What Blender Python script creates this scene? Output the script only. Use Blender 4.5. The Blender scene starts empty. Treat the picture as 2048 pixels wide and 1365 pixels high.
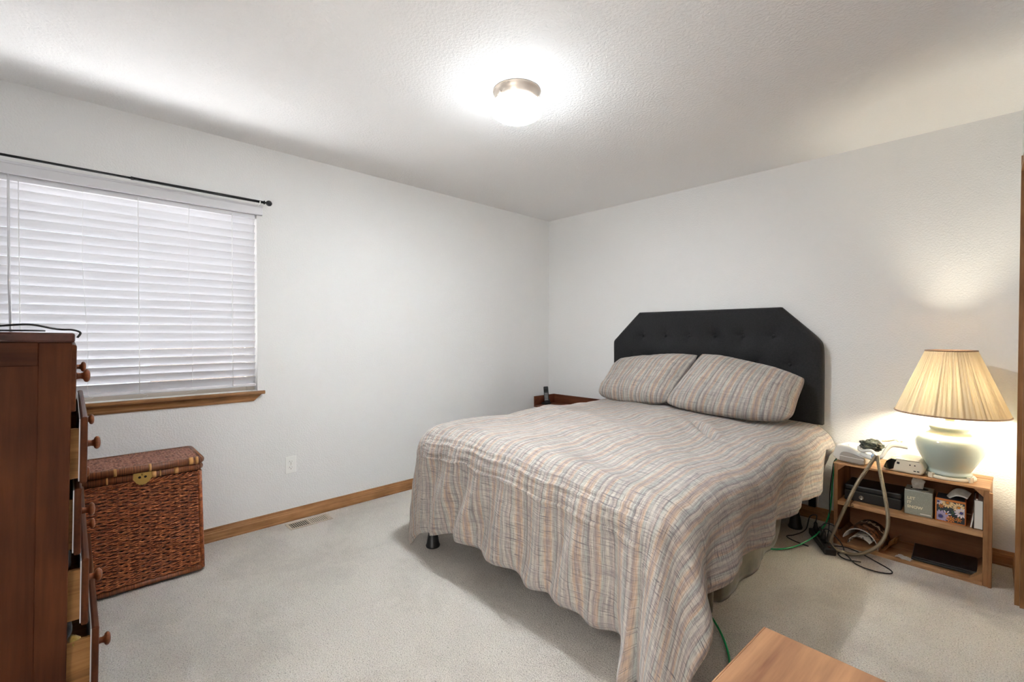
import bpy, bmesh, math, random
from mathutils import Vector, Matrix, noise
random.seed(7)
sc = bpy.context.scene
COL = sc.collection
PI = math.pi

# ------------------------------------------------------------------ camera, sky, exposure
W_IMG, F_PX = 2048, 917.06
YAW, PITCH, ROLL = 0.80519313696, -0.0132735239, 0.0018628221
cf = Vector((-math.sin(YAW)*math.cos(PITCH), math.cos(YAW)*math.cos(PITCH), math.sin(PITCH)))
cr = Vector((math.cos(YAW), math.sin(YAW), 0)); cu = cr.cross(cf)
r2 = cr*math.cos(ROLL)+cu*math.sin(ROLL); u2 = -cr*math.sin(ROLL)+cu*math.cos(ROLL)
cam = bpy.data.objects.new('camera', bpy.data.cameras.new('camera'))
COL.objects.link(cam)
cam.matrix_world = Matrix(((r2.x, u2.x, -cf.x, 3.2230), (r2.y, u2.y, -cf.y, -3.6371), (r2.z, u2.z, -cf.z, 1.2459), (0, 0, 0, 1)))
cam.data.sensor_width = 36; cam.data.lens = F_PX/W_IMG*36; cam.data.clip_start = .02
sc.camera = cam

SKY_STRENGTH, SUN_STRENGTH = .6, 57.0
GLOBE_L, BULB_L, HALL_W = 118.0, 165.0, 18.0
EXPOSURE = 1.38
world = bpy.data.worlds.new('sky'); sc.world = world; world.use_nodes = True
bg = world.node_tree.nodes['Background']
bg.inputs[0].default_value = (.86, .93, 1.0, 1); bg.inputs[1].default_value = SKY_STRENGTH
sun = bpy.data.objects.new('sun', bpy.data.lights.new('sun', 'SUN')); COL.objects.link(sun)
sun.data.energy = SUN_STRENGTH; sun.data.angle = .01; sun.data.color = (1, .98, .96)
sun.rotation_euler = (math.radians(-42), math.radians(8), 0)
# unseen fill light added in the hallway behind the camera to brighten the room
hall = bpy.data.objects.new('hallway_lamp', bpy.data.lights.new('hallway_lamp', 'AREA')); COL.objects.link(hall)
hall.data.energy = HALL_W; hall.data.shape = 'RECTANGLE'; hall.data.size = 1.0; hall.data.size_y = .8; hall.data.color = (1, .985, .97)
hall.location = (2.75, -4.95, 2.38)
sc.view_settings.view_transform = 'Standard'; sc.view_settings.look = 'None'
sc.view_settings.exposure = EXPOSURE; sc.view_settings.gamma = 1; sc.view_settings.use_curve_mapping = False
sc.cycles.max_bounces = 14; sc.cycles.diffuse_bounces = 9; sc.cycles.transmission_bounces = 8
sc.cycles.transparent_max_bounces = 12; sc.cycles.sample_clamp_indirect = 6; sc.cycles.use_denoising = True
sc.cycles.caustics_reflective = False; sc.cycles.caustics_refractive = False

# ------------------------------------------------------------------ helpers
def lin(r, g, b, k=1.0):
    f = lambda c: (c/255/12.92 if c <= 10 else ((c/255+.055)/1.055)**2.4)
    return (min(1, f(r)*k), min(1, f(g)*k), min(1, f(b)*k), 1)

class Nt:
    def __init__(s, name):
        s.m = bpy.data.materials.new(name); s.m.use_nodes = True; s.t = s.m.node_tree
        s.b = s.t.nodes['Principled BSDF']; s.out = s.t.nodes['Material Output']
    def n(s, kind, **kw):
        x = s.t.nodes.new(kind)
        for k, v in kw.items():
            if k[0] == '_': setattr(x, k[1:], v)
            else:
                key = int(k[1:]) if k[0] == 'i' and k[1:].isdigit() else k
                if hasattr(v, 'bl_idname') or isinstance(v, bpy.types.NodeSocket): s.t.links.new(v, x.inputs[key])
                else: x.inputs[key].default_value = v
        return x
    def l(s, a, b): s.t.links.new(a, b)
    def set(s, **kw):
        for k, v in kw.items():
            k = k.replace('_', ' ')
            if isinstance(v, bpy.types.NodeSocket): s.l(v, s.b.inputs[k])
            else: s.b.inputs[k].default_value = v
    def ramp(s, fac, stops, interp='LINEAR'):
        r = s.n('ShaderNodeValToRGB'); r.color_ramp.interpolation = interp
        e = r.color_ramp.elements
        while len(e) < len(stops): e.new(.5)
        for i, (p, c) in enumerate(stops):
            e[i].position = p; e[i].color = c if len(c) == 4 else (*c, 1)
        s.l(fac, r.inputs[0]); return r.outputs[0]
    def coords(s, scale=(1, 1, 1), src='Object', rot=(0, 0, 0)):
        tc = s.n('ShaderNodeTexCoord'); mp = s.n('ShaderNodeMapping')
        mp.inputs['Scale'].default_value = scale; mp.inputs['Rotation'].default_value = rot
        s.l(tc.outputs[src], mp.inputs[0]); return mp.outputs[0]
    def noise(s, vec, scale=5, detail=3, rough=.5, dist=0):
        x = s.n('ShaderNodeTexNoise'); s.l(vec, x.inputs['Vector'])
        x.inputs['Scale'].default_value = scale; x.inputs['Detail'].default_value = detail
        x.inputs['Roughness'].default_value = rough; x.inputs['Distortion'].default_value = dist
        return x.outputs['Fac']
    def bump(s, h, strength=.3, dist=.002):
        x = s.n('ShaderNodeBump'); x.inputs['Strength'].default_value = strength; x.inputs['Distance'].default_value = dist
        s.l(h, x.inputs['Height']); s.l(x.outputs[0], s.b.inputs['Normal']); return x
    def mix(s, fac, a, b, mode='MIX'):
        x = s.n('ShaderNodeMix', _data_type='RGBA', _blend_type=mode)
        for v, i in ((fac, 0), (a, 6), (b, 7)):
            if isinstance(v, bpy.types.NodeSocket): s.l(v, x.inputs[i])
            else: x.inputs[i].default_value = v
        return x.outputs[2]
    def math(s, op, a, b=None):
        x = s.n('ShaderNodeMath', _operation=op)
        for i, v in enumerate((a, b)):
            if v is None: continue
            if isinstance(v, bpy.types.NodeSocket): s.l(v, x.inputs[i])
            else: x.inputs[i].default_value = v
        return x.outputs[0]

def plain(name, col, rough=.5, metal=0, bump=0, bscale=200, **kw):
    q = Nt(name); q.set(Base_Color=col, Roughness=rough, Metallic=metal)
    v = q.coords()
    nz = q.noise(v, bscale, 2)
    q.set(Roughness=q.math('ADD', q.math('MULTIPLY', nz, .12), rough-.06))
    if bump: q.bump(nz, bump, .001)
    for k, x in kw.items(): q.b.inputs[k.replace('_', ' ')].default_value = x
    return q.m

def wood(name, dark, light, axis=0, scale=1.0, rough=.4, rings=14, bump=.15, blotch=.3, spec=.3):
    q = Nt(name); st = [1, 1, 1]; st[axis] = .07
    v = q.coords(tuple(c*scale for c in st))
    a = q.noise(v, rings, 6, .62, .6); b = q.noise(v, rings*7, 3, .6); c = q.noise(q.coords(), 5*scale, 2)
    g = q.math('ADD', q.math('MULTIPLY', a, .7), q.math('MULTIPLY', b, .3))
    g = q.math('ADD', g, q.math('MULTIPLY', q.math('SUBTRACT', c, .5), blotch))
    mid = tuple((dark[i]+light[i])/2 for i in range(3))
    col = q.ramp(g, [(.32, dark), (.5, mid), (.68, light)])
    q.set(Base_Color=col, Roughness=rough, Specular_IOR_Level=spec); q.bump(b, bump, .0006)
    return q.m

def obj(name, bm, mat, parent=None, smooth=False, mods=()):
    me = bpy.data.meshes.new(name)
    if isinstance(bm, bmesh.types.BMesh):
        bm.normal_update(); bm.to_mesh(me); bm.free()
    else: me = bm
    if smooth: me.polygons.foreach_set('use_smooth', [True]*len(me.polygons))
    for x in (mat if isinstance(mat, (list, tuple)) else [mat]): me.materials.append(x)
    o = bpy.data.objects.new(name, me); COL.objects.link(o)
    if parent: o.parent = parent
    return o

def tag(o, label, cat, group=None):
    o['label'] = label; o['category'] = cat
    if group: o['group'] = group
    return o
def thing(name, label, cat, loc=(0, 0, 0), rot=(0, 0, 0), group=None):
    o = bpy.data.objects.new(name, None); COL.objects.link(o); o.empty_display_size = .05
    o.location = loc; o.rotation_euler = rot
    return tag(o, label, cat, group)
def struct(name, bm, mat, parent=None):
    o = obj(name, bm, mat, parent)
    if not parent: o['kind'] = 'structure'
    return o

def nb(): return bmesh.new()
def box(bm, x0, x1, y0, y1, z0, z1, bev=0, mi=0, M=None, seg=1):
    r = bmesh.ops.create_cube(bm, size=1); vs = r['verts']
    for v in vs:
        v.co = Vector(((x0+x1)/2+v.co.x*(x1-x0), (y0+y1)/2+v.co.y*(y1-y0), (z0+z1)/2+v.co.z*(z1-z0)))
    fs = list({f for v in vs for f in v.link_faces}); es = list({e for v in vs for e in v.link_edges})
    for f in fs: f.material_index = mi
    if M:
        for v in vs: v.co = M @ v.co
    if bev:
        r = bmesh.ops.bevel(bm, geom=es, offset=bev, segments=seg, affect='EDGES', profile=.5, clamp_overlap=True)
        for f in r['faces']: f.material_index = mi
    return bm
def bx(*a, **k): return box(nb(), *a, **k)

def tube(bm, pts, rad, sides=8, cap=True, mi=0, flat=1.0):
    pts = [Vector(p) for p in pts]; n = len(pts); rings = []
    t0 = (pts[1]-pts[0]).normalized(); ref = Vector((0, 0, 1)) if abs(t0.z) < .9 else Vector((1, 0, 0))
    u = t0.cross(ref).normalized()
    for i, p in enumerate(pts):
        t = (pts[min(i+1, n-1)]-pts[max(i-1, 0)]).normalized()
        u = (u-t*u.dot(t)).normalized(); w = t.cross(u)
        r = rad(i/(n-1)) if callable(rad) else rad
        rings.append([bm.verts.new(p+(u*math.cos(a)+w*math.sin(a)*flat)*r) for a in (2*PI*k/sides for k in range(sides))])
    for a, b in zip(rings, rings[1:]):
        for k in range(sides):
            f = bm.faces.new((a[k], a[(k+1) % sides], b[(k+1) % sides], b[k])); f.material_index = mi; f.smooth = True
    if cap:
        f = bm.faces.new(rings[0][::-1]); f.material_index = mi
        f = bm.faces.new(rings[-1]); f.material_index = mi
    return bm
def spline(P, per=8, closed=False):
    P = [Vector(p) for p in P]; out = []; n = len(P)
    for i in range(n if closed else n-1):
        g = (lambda j: P[j % n]) if closed else (lambda j: P[max(0, min(n-1, j))])
        a, b, c, d = g(i-1), g(i), g(i+1), g(i+2)
        for k in range(per):
            t = k/per
            out.append(.5*((2*b)+(c-a)*t+(2*a-5*b+4*c-d)*t*t+(3*b-a-3*c+d)*t**3))
    if not closed: out.append(P[-1])
    return out
def lathe(bm, prof, seg=32, M=None, cap=(True, True), rip=None, mi=0):
    rings = []
    for j, (r, z) in enumerate(prof):
        ring = []
        for k in range(seg):
            a = 2*PI*k/seg; rr = r*(1+(rip(a, j/(len(prof)-1)) if rip else 0))
            v = Vector((rr*math.cos(a), rr*math.sin(a), z)); ring.append(bm.verts.new(M @ v if M else v))
        rings.append(ring)
    for a, b in zip(rings, rings[1:]):
        for k in range(seg):
            f = bm.faces.new((a[k], a[(k+1) % seg], b[(k+1) % seg], b[k])); f.smooth = True; f.material_index = mi
    if cap[0]: bm.faces.new(rings[0][::-1]).material_index = mi
    if cap[1]: bm.faces.new(rings[-1]).material_index = mi
    return bm
def prism(bm, poly, y0, y1, M=None, bev=0, seg=1, mi=0):
    """poly of (x, z) extruded from y0 to y1"""
    a = [bm.verts.new((x, y0, z)) for x, z in poly]; b = [bm.verts.new((x, y1, z)) for x, z in poly]
    n = len(poly); fs = [bm.faces.new(a), bm.faces.new(b[::-1])]
    for k in range(n): fs.append(bm.faces.new((a[k], b[k], b[(k+1) % n], a[(k+1) % n])))
    for f in fs: f.material_index = mi
    bmesh.ops.recalc_face_normals(bm, faces=fs)
    if bev:
        es = list({e for f in fs[:2] for e in f.edges})
        bmesh.ops.bevel(bm, geom=es, offset=bev, segments=seg, affect='EDGES', profile=.5)
    if M:
        for v in bm.verts: v.co = M @ v.co
    return bm
def extrude_profile(bm, prof, p0, p1, out, up=Vector((0, 0, 1)), mi=0):
    """closed profile of (o, u) swept straight from p0 to p1"""
    p0, p1, out = Vector(p0), Vector(p1), Vector(out)
    a = [bm.verts.new(p0+out*o+up*u) for o, u in prof]; b = [bm.verts.new(p1+out*o+up*u) for o, u in prof]
    n = len(prof)
    fs = [bm.faces.new((a[k], a[(k+1) % n], b[(k+1) % n], b[k])) for k in range(n)]+[bm.faces.new(a[::-1]), bm.faces.new(b)]
    bmesh.ops.recalc_face_normals(bm, faces=fs); return bm
def text_mesh(txt, size, depth=.0004, bold=0.0, space=1.0):
    cu_ = bpy.data.curves.new('lettering', 'FONT'); cu_.body = txt; cu_.size = size; cu_.extrude = depth
    cu_.offset = bold; cu_.space_character = space; cu_.resolution_u = 3; cu_.space_line = 1.12
    o = bpy.data.objects.new('lettering', cu_); COL.objects.link(o)
    dg = bpy.context.evaluated_depsgraph_get(); dg.update()
    me = bpy.data.meshes.new_from_object(o.evaluated_get(dg)); bpy.data.objects.remove(o); bpy.data.curves.remove(cu_)
    me.materials.clear(); me.name = 'lettering'; return me
def fbm(p, s, o=3): return noise.fractal(Vector(p)*s, 1.0, 2.0, o)
def sstep(a, b, x):
    t = max(0, min(1, (x-a)/(b-a))); return t*t*(3-2*t)

# ------------------------------------------------------------------ materials
def m_wall(name, col, scale, strength):
    q = Nt(name); v = q.coords()
    a = q.noise(v, scale, 4, .55); b = q.noise(v, scale*.33, 2)
    h = q.ramp(a, [(.42, (0, 0, 0)), (.6, (1, 1, 1))])
    h = q.math('ADD', h, q.math('MULTIPLY', b, .6))
    q.set(Base_Color=col, Roughness=.75); q.bump(h, strength, .0018); return q.m
M_WALL = m_wall('wall paint', (.80, .80, .795, 1), 105, .45)
M_CEIL = m_wall('ceiling paint', (.91, .91, .91, 1), 75, .6)

def m_carpet():
    q = Nt('carpet'); v = q.coords()
    big = q.noise(v, 2.3, 3, .6, .4); a = q.noise(v, 210, 3, .7); b = q.noise(v, 420, 2, .6); med = q.noise(v, 28, 2)
    vo = q.n('ShaderNodeTexVoronoi', _feature='F1'); q.l(v, vo.inputs['Vector']); vo.inputs['Scale'].default_value = 190
    base = q.ramp(a, [(.33, lin(158, 147, 134)), (.43, lin(218, 209, 198)), (.55, lin(238, 231, 221)), (.72, lin(248, 243, 235))])
    speck = q.ramp(q.noise(v, 130, 4, .75), [(.345, (1, 1, 1)), (.4, (0, 0, 0))])
    base = q.mix(q.math('MULTIPLY', speck, .75), base, lin(74, 58, 44))
    shade = q.ramp(q.math('ADD', q.math('MULTIPLY', big, .8), q.math('MULTIPLY', med, .2)), [(.36, (.84, .83, .82)), (.55, (1, 1, 1))])
    q.set(Base_Color=q.mix(1.0, base, shade, 'MULTIPLY'), Roughness=.95, Sheen_Weight=.25)
    h = q.math('ADD', q.math('MULTIPLY', vo.outputs['Distance'], -1.2), q.math('ADD', b, a))
    q.bump(h, .9, .006); return q.m
M_CARPET = m_carpet()
M_OAK = wood('oak trim along X', lin(110, 72, 40), lin(174, 128, 84), 0, 1.5, .38)
M_OAKY = wood('oak trim along Y', lin(110, 72, 40), lin(174, 128, 84), 1, 1.5, .38)
M_OAKZ = wood('oak trim upright', lin(110, 72, 40), lin(174, 128, 84), 2, 1.5, .38)
M_DOOR = wood('dark stained door', lin(70, 40, 20), lin(112, 70, 40), 2, 1.2, .45)
M_DRS = wood('chest red-brown upright', lin(52, 25, 13), lin(90, 49, 26), 2, 1.0, .42, rings=10, bump=.06, blotch=.5, spec=.12)
M_DRSY = wood('chest red-brown level', lin(52, 25, 13), lin(90, 49, 26), 1, 1.0, .42, rings=10, bump=.06, blotch=.5, spec=.12)
M_DRSX = wood('chest red-brown across', lin(52, 25, 13), lin(88, 48, 26), 0, 1.0, .4, rings=10, bump=.06, blotch=.5, spec=.12)
M_DTOP = wood('chest dark top', lin(48, 26, 22), lin(78, 46, 38), 0, 1.0, .3, rings=10, bump=.05)
M_RAW = wood('raw drawer wood', lin(112, 74, 36), lin(176, 128, 76), 1, 1.3, .6)
M_FRONTLIT = plain('pale window-lit drawer face', lin(206, 206, 210), .35)  # window light on the drawer fronts' inner faces, put into the colour
M_KNOB = wood('knob wood', lin(92, 48, 26), lin(150, 88, 52), 1, 3, .28)
M_CRATE = wood('crate pine', lin(136, 92, 58), lin(200, 160, 116), 0, 1.6, .55, rings=9, blotch=.35)
M_CRATEZ = wood('crate pine upright', lin(116, 76, 46), lin(170, 128, 88), 2, 1.6, .55, rings=9, blotch=.35)
M_CRATEB = wood('crate hardboard back', lin(118, 78, 48), lin(162, 114, 76), 0, 1.2, .6, rings=6)
M_TABLE = wood('oak veneer', lin(122, 82, 58), lin(192, 146, 106), 1, .9, .42, rings=9, blotch=.15, bump=.2)
M_CHERRY = wood('nightstand cherry', lin(72, 38, 24), lin(114, 64, 40), 0, 1.2, .45)
M_WHITEP = plain('white plastic', lin(240, 240, 238), .35)
M_DEVICE = plain('device plastic', lin(206, 205, 200), .4)
M_BLIND = plain('white slat', lin(220, 220, 224), .38, bump=.03, bscale=60)
M_VINYL = plain('window vinyl', lin(212, 202, 190), .4)
M_CORD = plain('white cord', lin(240, 240, 240), .6)
M_BLACKM = plain('black metal', lin(26, 26, 28), .35, .4)
M_BLACKP = plain('black plastic', lin(22, 21, 21), .42)
M_CABLE = plain('black cable', lin(20, 19, 20), .45)
M_GREEN = plain('green cable', lin(10, 150, 86), .3)
M_CREAMP = plain('cream plastic', lin(226, 220, 200), .35)
M_DARKP = plain('dark gloss plastic', lin(18, 20, 18), .12)
M_BRASS = plain('brass', lin(176, 146, 84), .4, .9, bump=.2)
M_STEEL = plain('steel', lin(190, 186, 178), .25, 1)
M_NICKEL = plain('brushed nickel', lin(188, 176, 164), .38, .75)
M_VENT = plain('vent enamel', lin(186, 174, 156), .45)
M_VOID = plain('dark void', lin(14, 13, 12), .8)  # near-black colour stands in for the shade inside openings and gaps
M_PAPER = plain('paper', lin(232, 230, 222), .8)
M_SKIRT = None
def m_cloth(name, c1, c2, scale=40, bump=.4, sheen=.3, fine=900):
    q = Nt(name); v = q.coords(); a = q.noise(v, scale, 4, .6); b = q.noise(v, fine, 2)
    q.set(Base_Color=q.ramp(a, [(.35, c1), (.65, c2)]), Roughness=.9, Sheen_Weight=sheen)
    q.bump(q.math('ADD', a, q.math('MULTIPLY', b, .5)), bump, .003); return q.m
M_SKIRT = m_cloth('taupe skirt cloth', lin(72, 66, 50), lin(108, 100, 80), 9, .3)
M_BOARD = m_cloth('black upholstery', lin(19, 19, 21), lin(31, 31, 33), 120, .2, .03)
M_OLIVE = m_cloth('olive strap cloth', lin(36, 40, 34), lin(70, 76, 64), 90, .4)
M_MATT = m_cloth('mattress ticking', lin(196, 192, 184), lin(222, 219, 212), 60, .2)
M_SPRING = m_cloth('box spring cloth', lin(120, 114, 104), lin(150, 144, 132), 60, .2)
M_TISSUE = m_cloth('tissue', lin(214, 214, 204), lin(238, 238, 230), 60, .3)

def m_stripe(name, foot):
    q = Nt(name); tc = q.n('ShaderNodeTexCoord'); uv = tc.outputs['UV']
    # gently wander the threads
    wn = q.n('ShaderNodeTexNoise'); q.l(uv, wn.inputs['Vector']); wn.inputs['Scale'].default_value = 7; wn.inputs['Detail'].default_value = 2
    wob = q.n('ShaderNodeVectorMath', _operation='MULTIPLY_ADD'); q.l(wn.outputs['Color'], wob.inputs[0]); wob.inputs[1].default_value = (.006, .012, 0); q.l(uv, wob.inputs[2])
    sp = q.n('ShaderNodeSeparateXYZ'); q.l(wob.outputs[0], sp.inputs[0]); u, v = sp.outputs[0], sp.outputs[1]
    fr = q.math('FRACT', q.math('DIVIDE', u, .172))
    cr_ = lin(186, 179, 169); gr = lin(152, 146, 143); pe = lin(188, 161, 137); aq = lin(164, 167, 161); mv = lin(146, 134, 131); dk = lin(122, 115, 114); pk = lin(182, 167, 157)
    seq = [(0, cr_), (.05, gr), (.12, pk), (.155, dk), (.175, aq), (.25, cr_), (.30, pe), (.35, mv), (.45, pe), (.485, cr_), (.53, gr), (.555, aq), (.63, dk), (.65, pk), (.70, cr_), (.755, mv), (.84, pe), (.875, aq), (.94, gr), (.97, cr_)]
    col = q.ramp(fr, seq, 'LINEAR')
    # fine warp threads and irregular dark cross threads
    cmb = q.n('ShaderNodeCombineXYZ'); q.l(q.math('MULTIPLY', u, 1.0), cmb.inputs[0]); q.l(q.math('MULTIPLY', v, .03), cmb.inputs[1])
    warp = q.noise(cmb.outputs[0], 330, 3, .7)
    cmc = q.n('ShaderNodeCombineXYZ'); q.l(q.math('MULTIPLY', u, .05), cmc.inputs[0]); q.l(q.math('MULTIPLY', v, 1.0), cmc.inputs[1])
    weft = q.noise(cmc.outputs[0], 210, 3, .72); weft2 = q.noise(cmc.outputs[0], 34, 3, .6)
    col = q.mix(q.ramp(warp, [(.40, (.62, .62, .62)), (.47, (0, 0, 0))]), col, lin(112, 106, 106))
    col = q.mix(q.ramp(warp, [(.55, (0, 0, 0)), (.66, (.6, .6, .6))]), col, lin(202, 196, 188))
    k = .9 if foot else .5
    col = q.mix(q.math('MULTIPLY', q.ramp(weft, [(.385, (1, 1, 1)), (.43, (0, 0, 0))]), k), col, lin(104, 99, 104))
    col = q.mix(q.math('MULTIPLY', q.ramp(weft, [(.57, (0, 0, 0)), (.66, (1, 1, 1))]), k*.7), col, lin(198, 191, 185))
    col = q.mix(q.math('MULTIPLY', q.ramp(weft2, [(.42, (1, 1, 1)), (.5, (0, 0, 0))]), .25), col, lin(140, 132, 134))
    q.set(Base_Color=col, Roughness=.92, Sheen_Weight=.2)
    cr2 = q.n('ShaderNodeMapping'); q.l(uv, cr2.inputs[0]); cr2.inputs['Scale'].default_value = (.55, 1.6, 1)
    h = q.noise(cr2.outputs[0], 38, 5, .66, .5)
    h = q.math('ADD', h, q.math('MULTIPLY', q.math('ADD', weft, warp), .22))
    q.bump(h, .55, .011); return q.m
M_DUVET = m_stripe('striped gauze cotton', True)
M_SHAM = m_stripe('striped pillow cotton', False)

def m_emit(name, col, L):
    q = Nt(name); q.set(Base_Color=(.9, .9, .9, 1), Roughness=.3); q.b.inputs['Emission Color'].default_value = col; q.b.inputs['Emission Strength'].default_value = L
    return q.m
M_GLOBE = m_emit('lit opal glass', (.91, .965, 1, 1), GLOBE_L)
# emission is dimmed towards the shoulder, to keep the ceiling from a hot spot
t_ = M_GLOBE.node_tree; tc_ = t_.nodes.new('ShaderNodeTexCoord'); sx_ = t_.nodes.new('ShaderNodeSeparateXYZ'); mr_ = t_.nodes.new('ShaderNodeMapRange')
t_.links.new(tc_.outputs['Object'], sx_.inputs[0]); t_.links.new(sx_.outputs[2], mr_.inputs[0])
for k_, v_ in ((1, -.124), (2, -.092), (3, GLOBE_L), (4, GLOBE_L*.034)): mr_.inputs[k_].default_value = v_
t_.links.new(mr_.outputs[0], t_.nodes['Principled BSDF'].inputs['Emission Strength'])
M_BULB = m_emit('lit bulb', (1, .915, .70, 1), BULB_L)
def m_shade():
    q = Nt('pleated shade fabric'); d = q.n('ShaderNodeBsdfDiffuse'); t = q.n('ShaderNodeBsdfTranslucent'); mx = q.n('ShaderNodeMixShader')
    c = lin(226, 206, 172); d.inputs[0].default_value = c; t.inputs[0].default_value = lin(236, 214, 170)
    tc = q.n('ShaderNodeTexCoord'); sp = q.n('ShaderNodeSeparateXYZ'); q.l(tc.outputs['Object'], sp.inputs[0]); cb = q.n('ShaderNodeCombineXYZ'); q.l(sp.outputs[0], cb.inputs[0]); q.l(sp.outputs[1], cb.inputs[1])
    nm = q.n('ShaderNodeVectorMath', _operation='NORMALIZE'); q.l(cb.outputs[0], nm.inputs[0])
    ly = q.ramp(q.noise(nm.outputs[0], 13, 2, .7), [(.38, (.010, .010, .010)), (.5, (.026, .026, .026)), (.62, (.046, .046, .046))])   # double layers of pleated cloth pass less light
    q.l(ly, mx.inputs[0])
    q.l(d.outputs[0], mx.inputs[1]); q.l(t.outputs[0], mx.inputs[2]); q.l(mx.outputs[0], q.out.inputs[0]); return q.m
M_SHADE = m_shade()
M_TRIM = m_cloth('shade trim', lin(150, 118, 92), lin(172, 140, 112), 200, .2)
q = Nt('celadon glaze'); gz = q.noise(q.coords(), 2.5, 2)
q.set(Base_Color=q.ramp(gz, [(.3, lin(168, 184, 176)), (.7, lin(192, 204, 196))]), Roughness=.12, Coat_Weight=.5); M_GLAZE = q.m
def m_glass(name, col, rough=.02, alpha=.25):
    q = Nt(name); tr = q.n('ShaderNodeBsdfTransparent'); mx = q.n('ShaderNodeMixShader'); tr.inputs[0].default_value = (.97, .98, .98, 1)
    q.set(Base_Color=col, Roughness=rough); mx.inputs[0].default_value = alpha
    q.l(tr.outputs[0], mx.inputs[1]); q.l(q.b.outputs[0], mx.inputs[2]); q.l(mx.outputs[0], q.out.inputs[0]); return q.m
M_PANE = m_glass('window glass', (.6, .65, .65, 1), .02, .06)
M_TANK = m_glass('clear tank', lin(170, 160, 152), .08, .55)
def m_wicker(name, a, b, c):
    q = Nt(name); v = q.coords((1, 1, 1)); n1 = q.noise(v, 60, 3, .6); n2 = q.noise(v, 400, 2)
    q.set(Base_Color=q.ramp(q.math('ADD', q.math('MULTIPLY', n1, .75), q.math('MULTIPLY', n2, .25)), [(.35, a), (.52, b), (.7, c)]), Roughness=.45)
    q.bump(n2, .4, .001); return q.m
M_WICK = m_wicker('brown wicker', lin(78, 38, 20), lin(158, 86, 48), lin(214, 132, 80))
M_WICKT = m_wicker('greyer brown wicker', lin(84, 52, 42), lin(140, 94, 76), lin(178, 132, 112))  # greyer brown for the woven lid top
M_STAKE = plain('wicker stake', lin(52, 26, 14), .6)
def m_wrap(name):
    q = Nt(name); v = q.coords((.02, 1, .02)); n1 = q.noise(v, 260, 3, .7)
    vt = q.noise(q.coords((.01, 1, .01)), 17, 1)
    col = q.ramp(n1, [(.35, lin(64, 32, 16)), (.5, lin(112, 62, 34)), (.65, lin(150, 92, 52))])
    q.set(Base_Color=col, Roughness=.45); q.bump(n1, .5, .0015); return q.m
M_WRAP = m_wrap('wrapped cane rim')
M_TANW = plain('tan cane wrap', lin(196, 146, 86), .5, bump=.3, bscale=300)
M_GROUND = plain('outdoor ground', lin(176, 176, 178), .9)

# ------------------------------------------------------------------ room shell
RX, RY, CH = 3.335, -4.16, 2.44
T = .12
WY0, WY1, WZ0, WZ1 = -3.955, -2.785, .845, 2.02   # window opening in the left wall
fl = nb(); box(fl, -T, RX+T, RY-T, T, -.1, 0); struct('floor', fl, M_CARPET)
struct('ceiling', bx(-T, RX+T, RY-T, T, CH, CH+.1), M_CEIL)
struct('wall_back', bx(-T, RX+T, 0, T, 0, CH), M_WALL)
EX0, EX1, EZ = 2.34, 3.14, 2.05               # the bedroom's own doorway, open to the hallway
wfm = nb(); box(wfm, -T, EX0, RY-T, RY, 0, CH); box(wfm, EX1, RX+T, RY-T, RY, 0, CH); box(wfm, EX0, EX1, RY-T, RY, EZ, CH); struct('wall_front', wfm, M_WALL)
HY = RY-T-1.25
struct('floor_hall', bx(1.4, RX+T+.4, HY-T, RY-T, -.1, 0), M_CARPET); struct('ceiling_hall', bx(1.4, RX+T+.4, HY-T, RY-T, CH, CH+.1), M_CEIL)
struct('wall_hall_back', bx(1.4, RX+T+.4, HY-T, HY, 0, CH), M_WALL); struct('wall_hall_left', bx(1.4-T, 1.4, HY-T, RY-T, 0, CH), M_WALL); struct('wall_hall_right', bx(RX+T+.4, RX+T+.52, HY-T, RY-T, 0, CH), M_WALL)
lw = nb()
box(lw, -T, 0, RY, WY0, 0, CH); box(lw, -T, 0, WY1, 0, 0, CH)
box(lw, -T, 0, WY0, WY1, 0, WZ0); box(lw, -T, 0, WY0, WY1, WZ1, CH)
struct('wall_left', lw, M_WALL)
DY1, DY0, DZ = -.50, -2.02, 2.0                  # closet opening in the right wall
rw = nb()
box(rw, RX, RX+T, RY, DY0, 0, CH); box(rw, RX, RX+T, DY1, 0, 0, CH); box(rw, RX, RX+T, DY0, DY1, DZ, CH)
struct('wall_right', rw, M_WALL)
BP = [(0, 0), (.0125, 0), (.0125, .010), (.0105, .014), (.0105, .050), (.0075, .056), (.0075, .062), (.0055, .066), (.004, .079), (.0, .082)]
def baseboard(name, p0, p1, out, mat):
    bm = nb(); extrude_profile(bm, BP, p0, p1, out); return struct(name, bm, mat)
baseboard('baseboard_left', (0, RY, 0), (0, 0, 0), (1, 0, 0), M_OAKY)
baseboard('baseboard_back', (0, 0, 0), (RX, 0, 0), (0, -1, 0), M_OAK)
baseboard('baseboard_right', (RX, -.43, 0), (RX, 0, 0), (-1, 0, 0), M_OAKY)
baseboard('baseboard_front', (0, RY, 0), (RX, RY, 0), (0, 1, 0), M_OAK)
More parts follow.
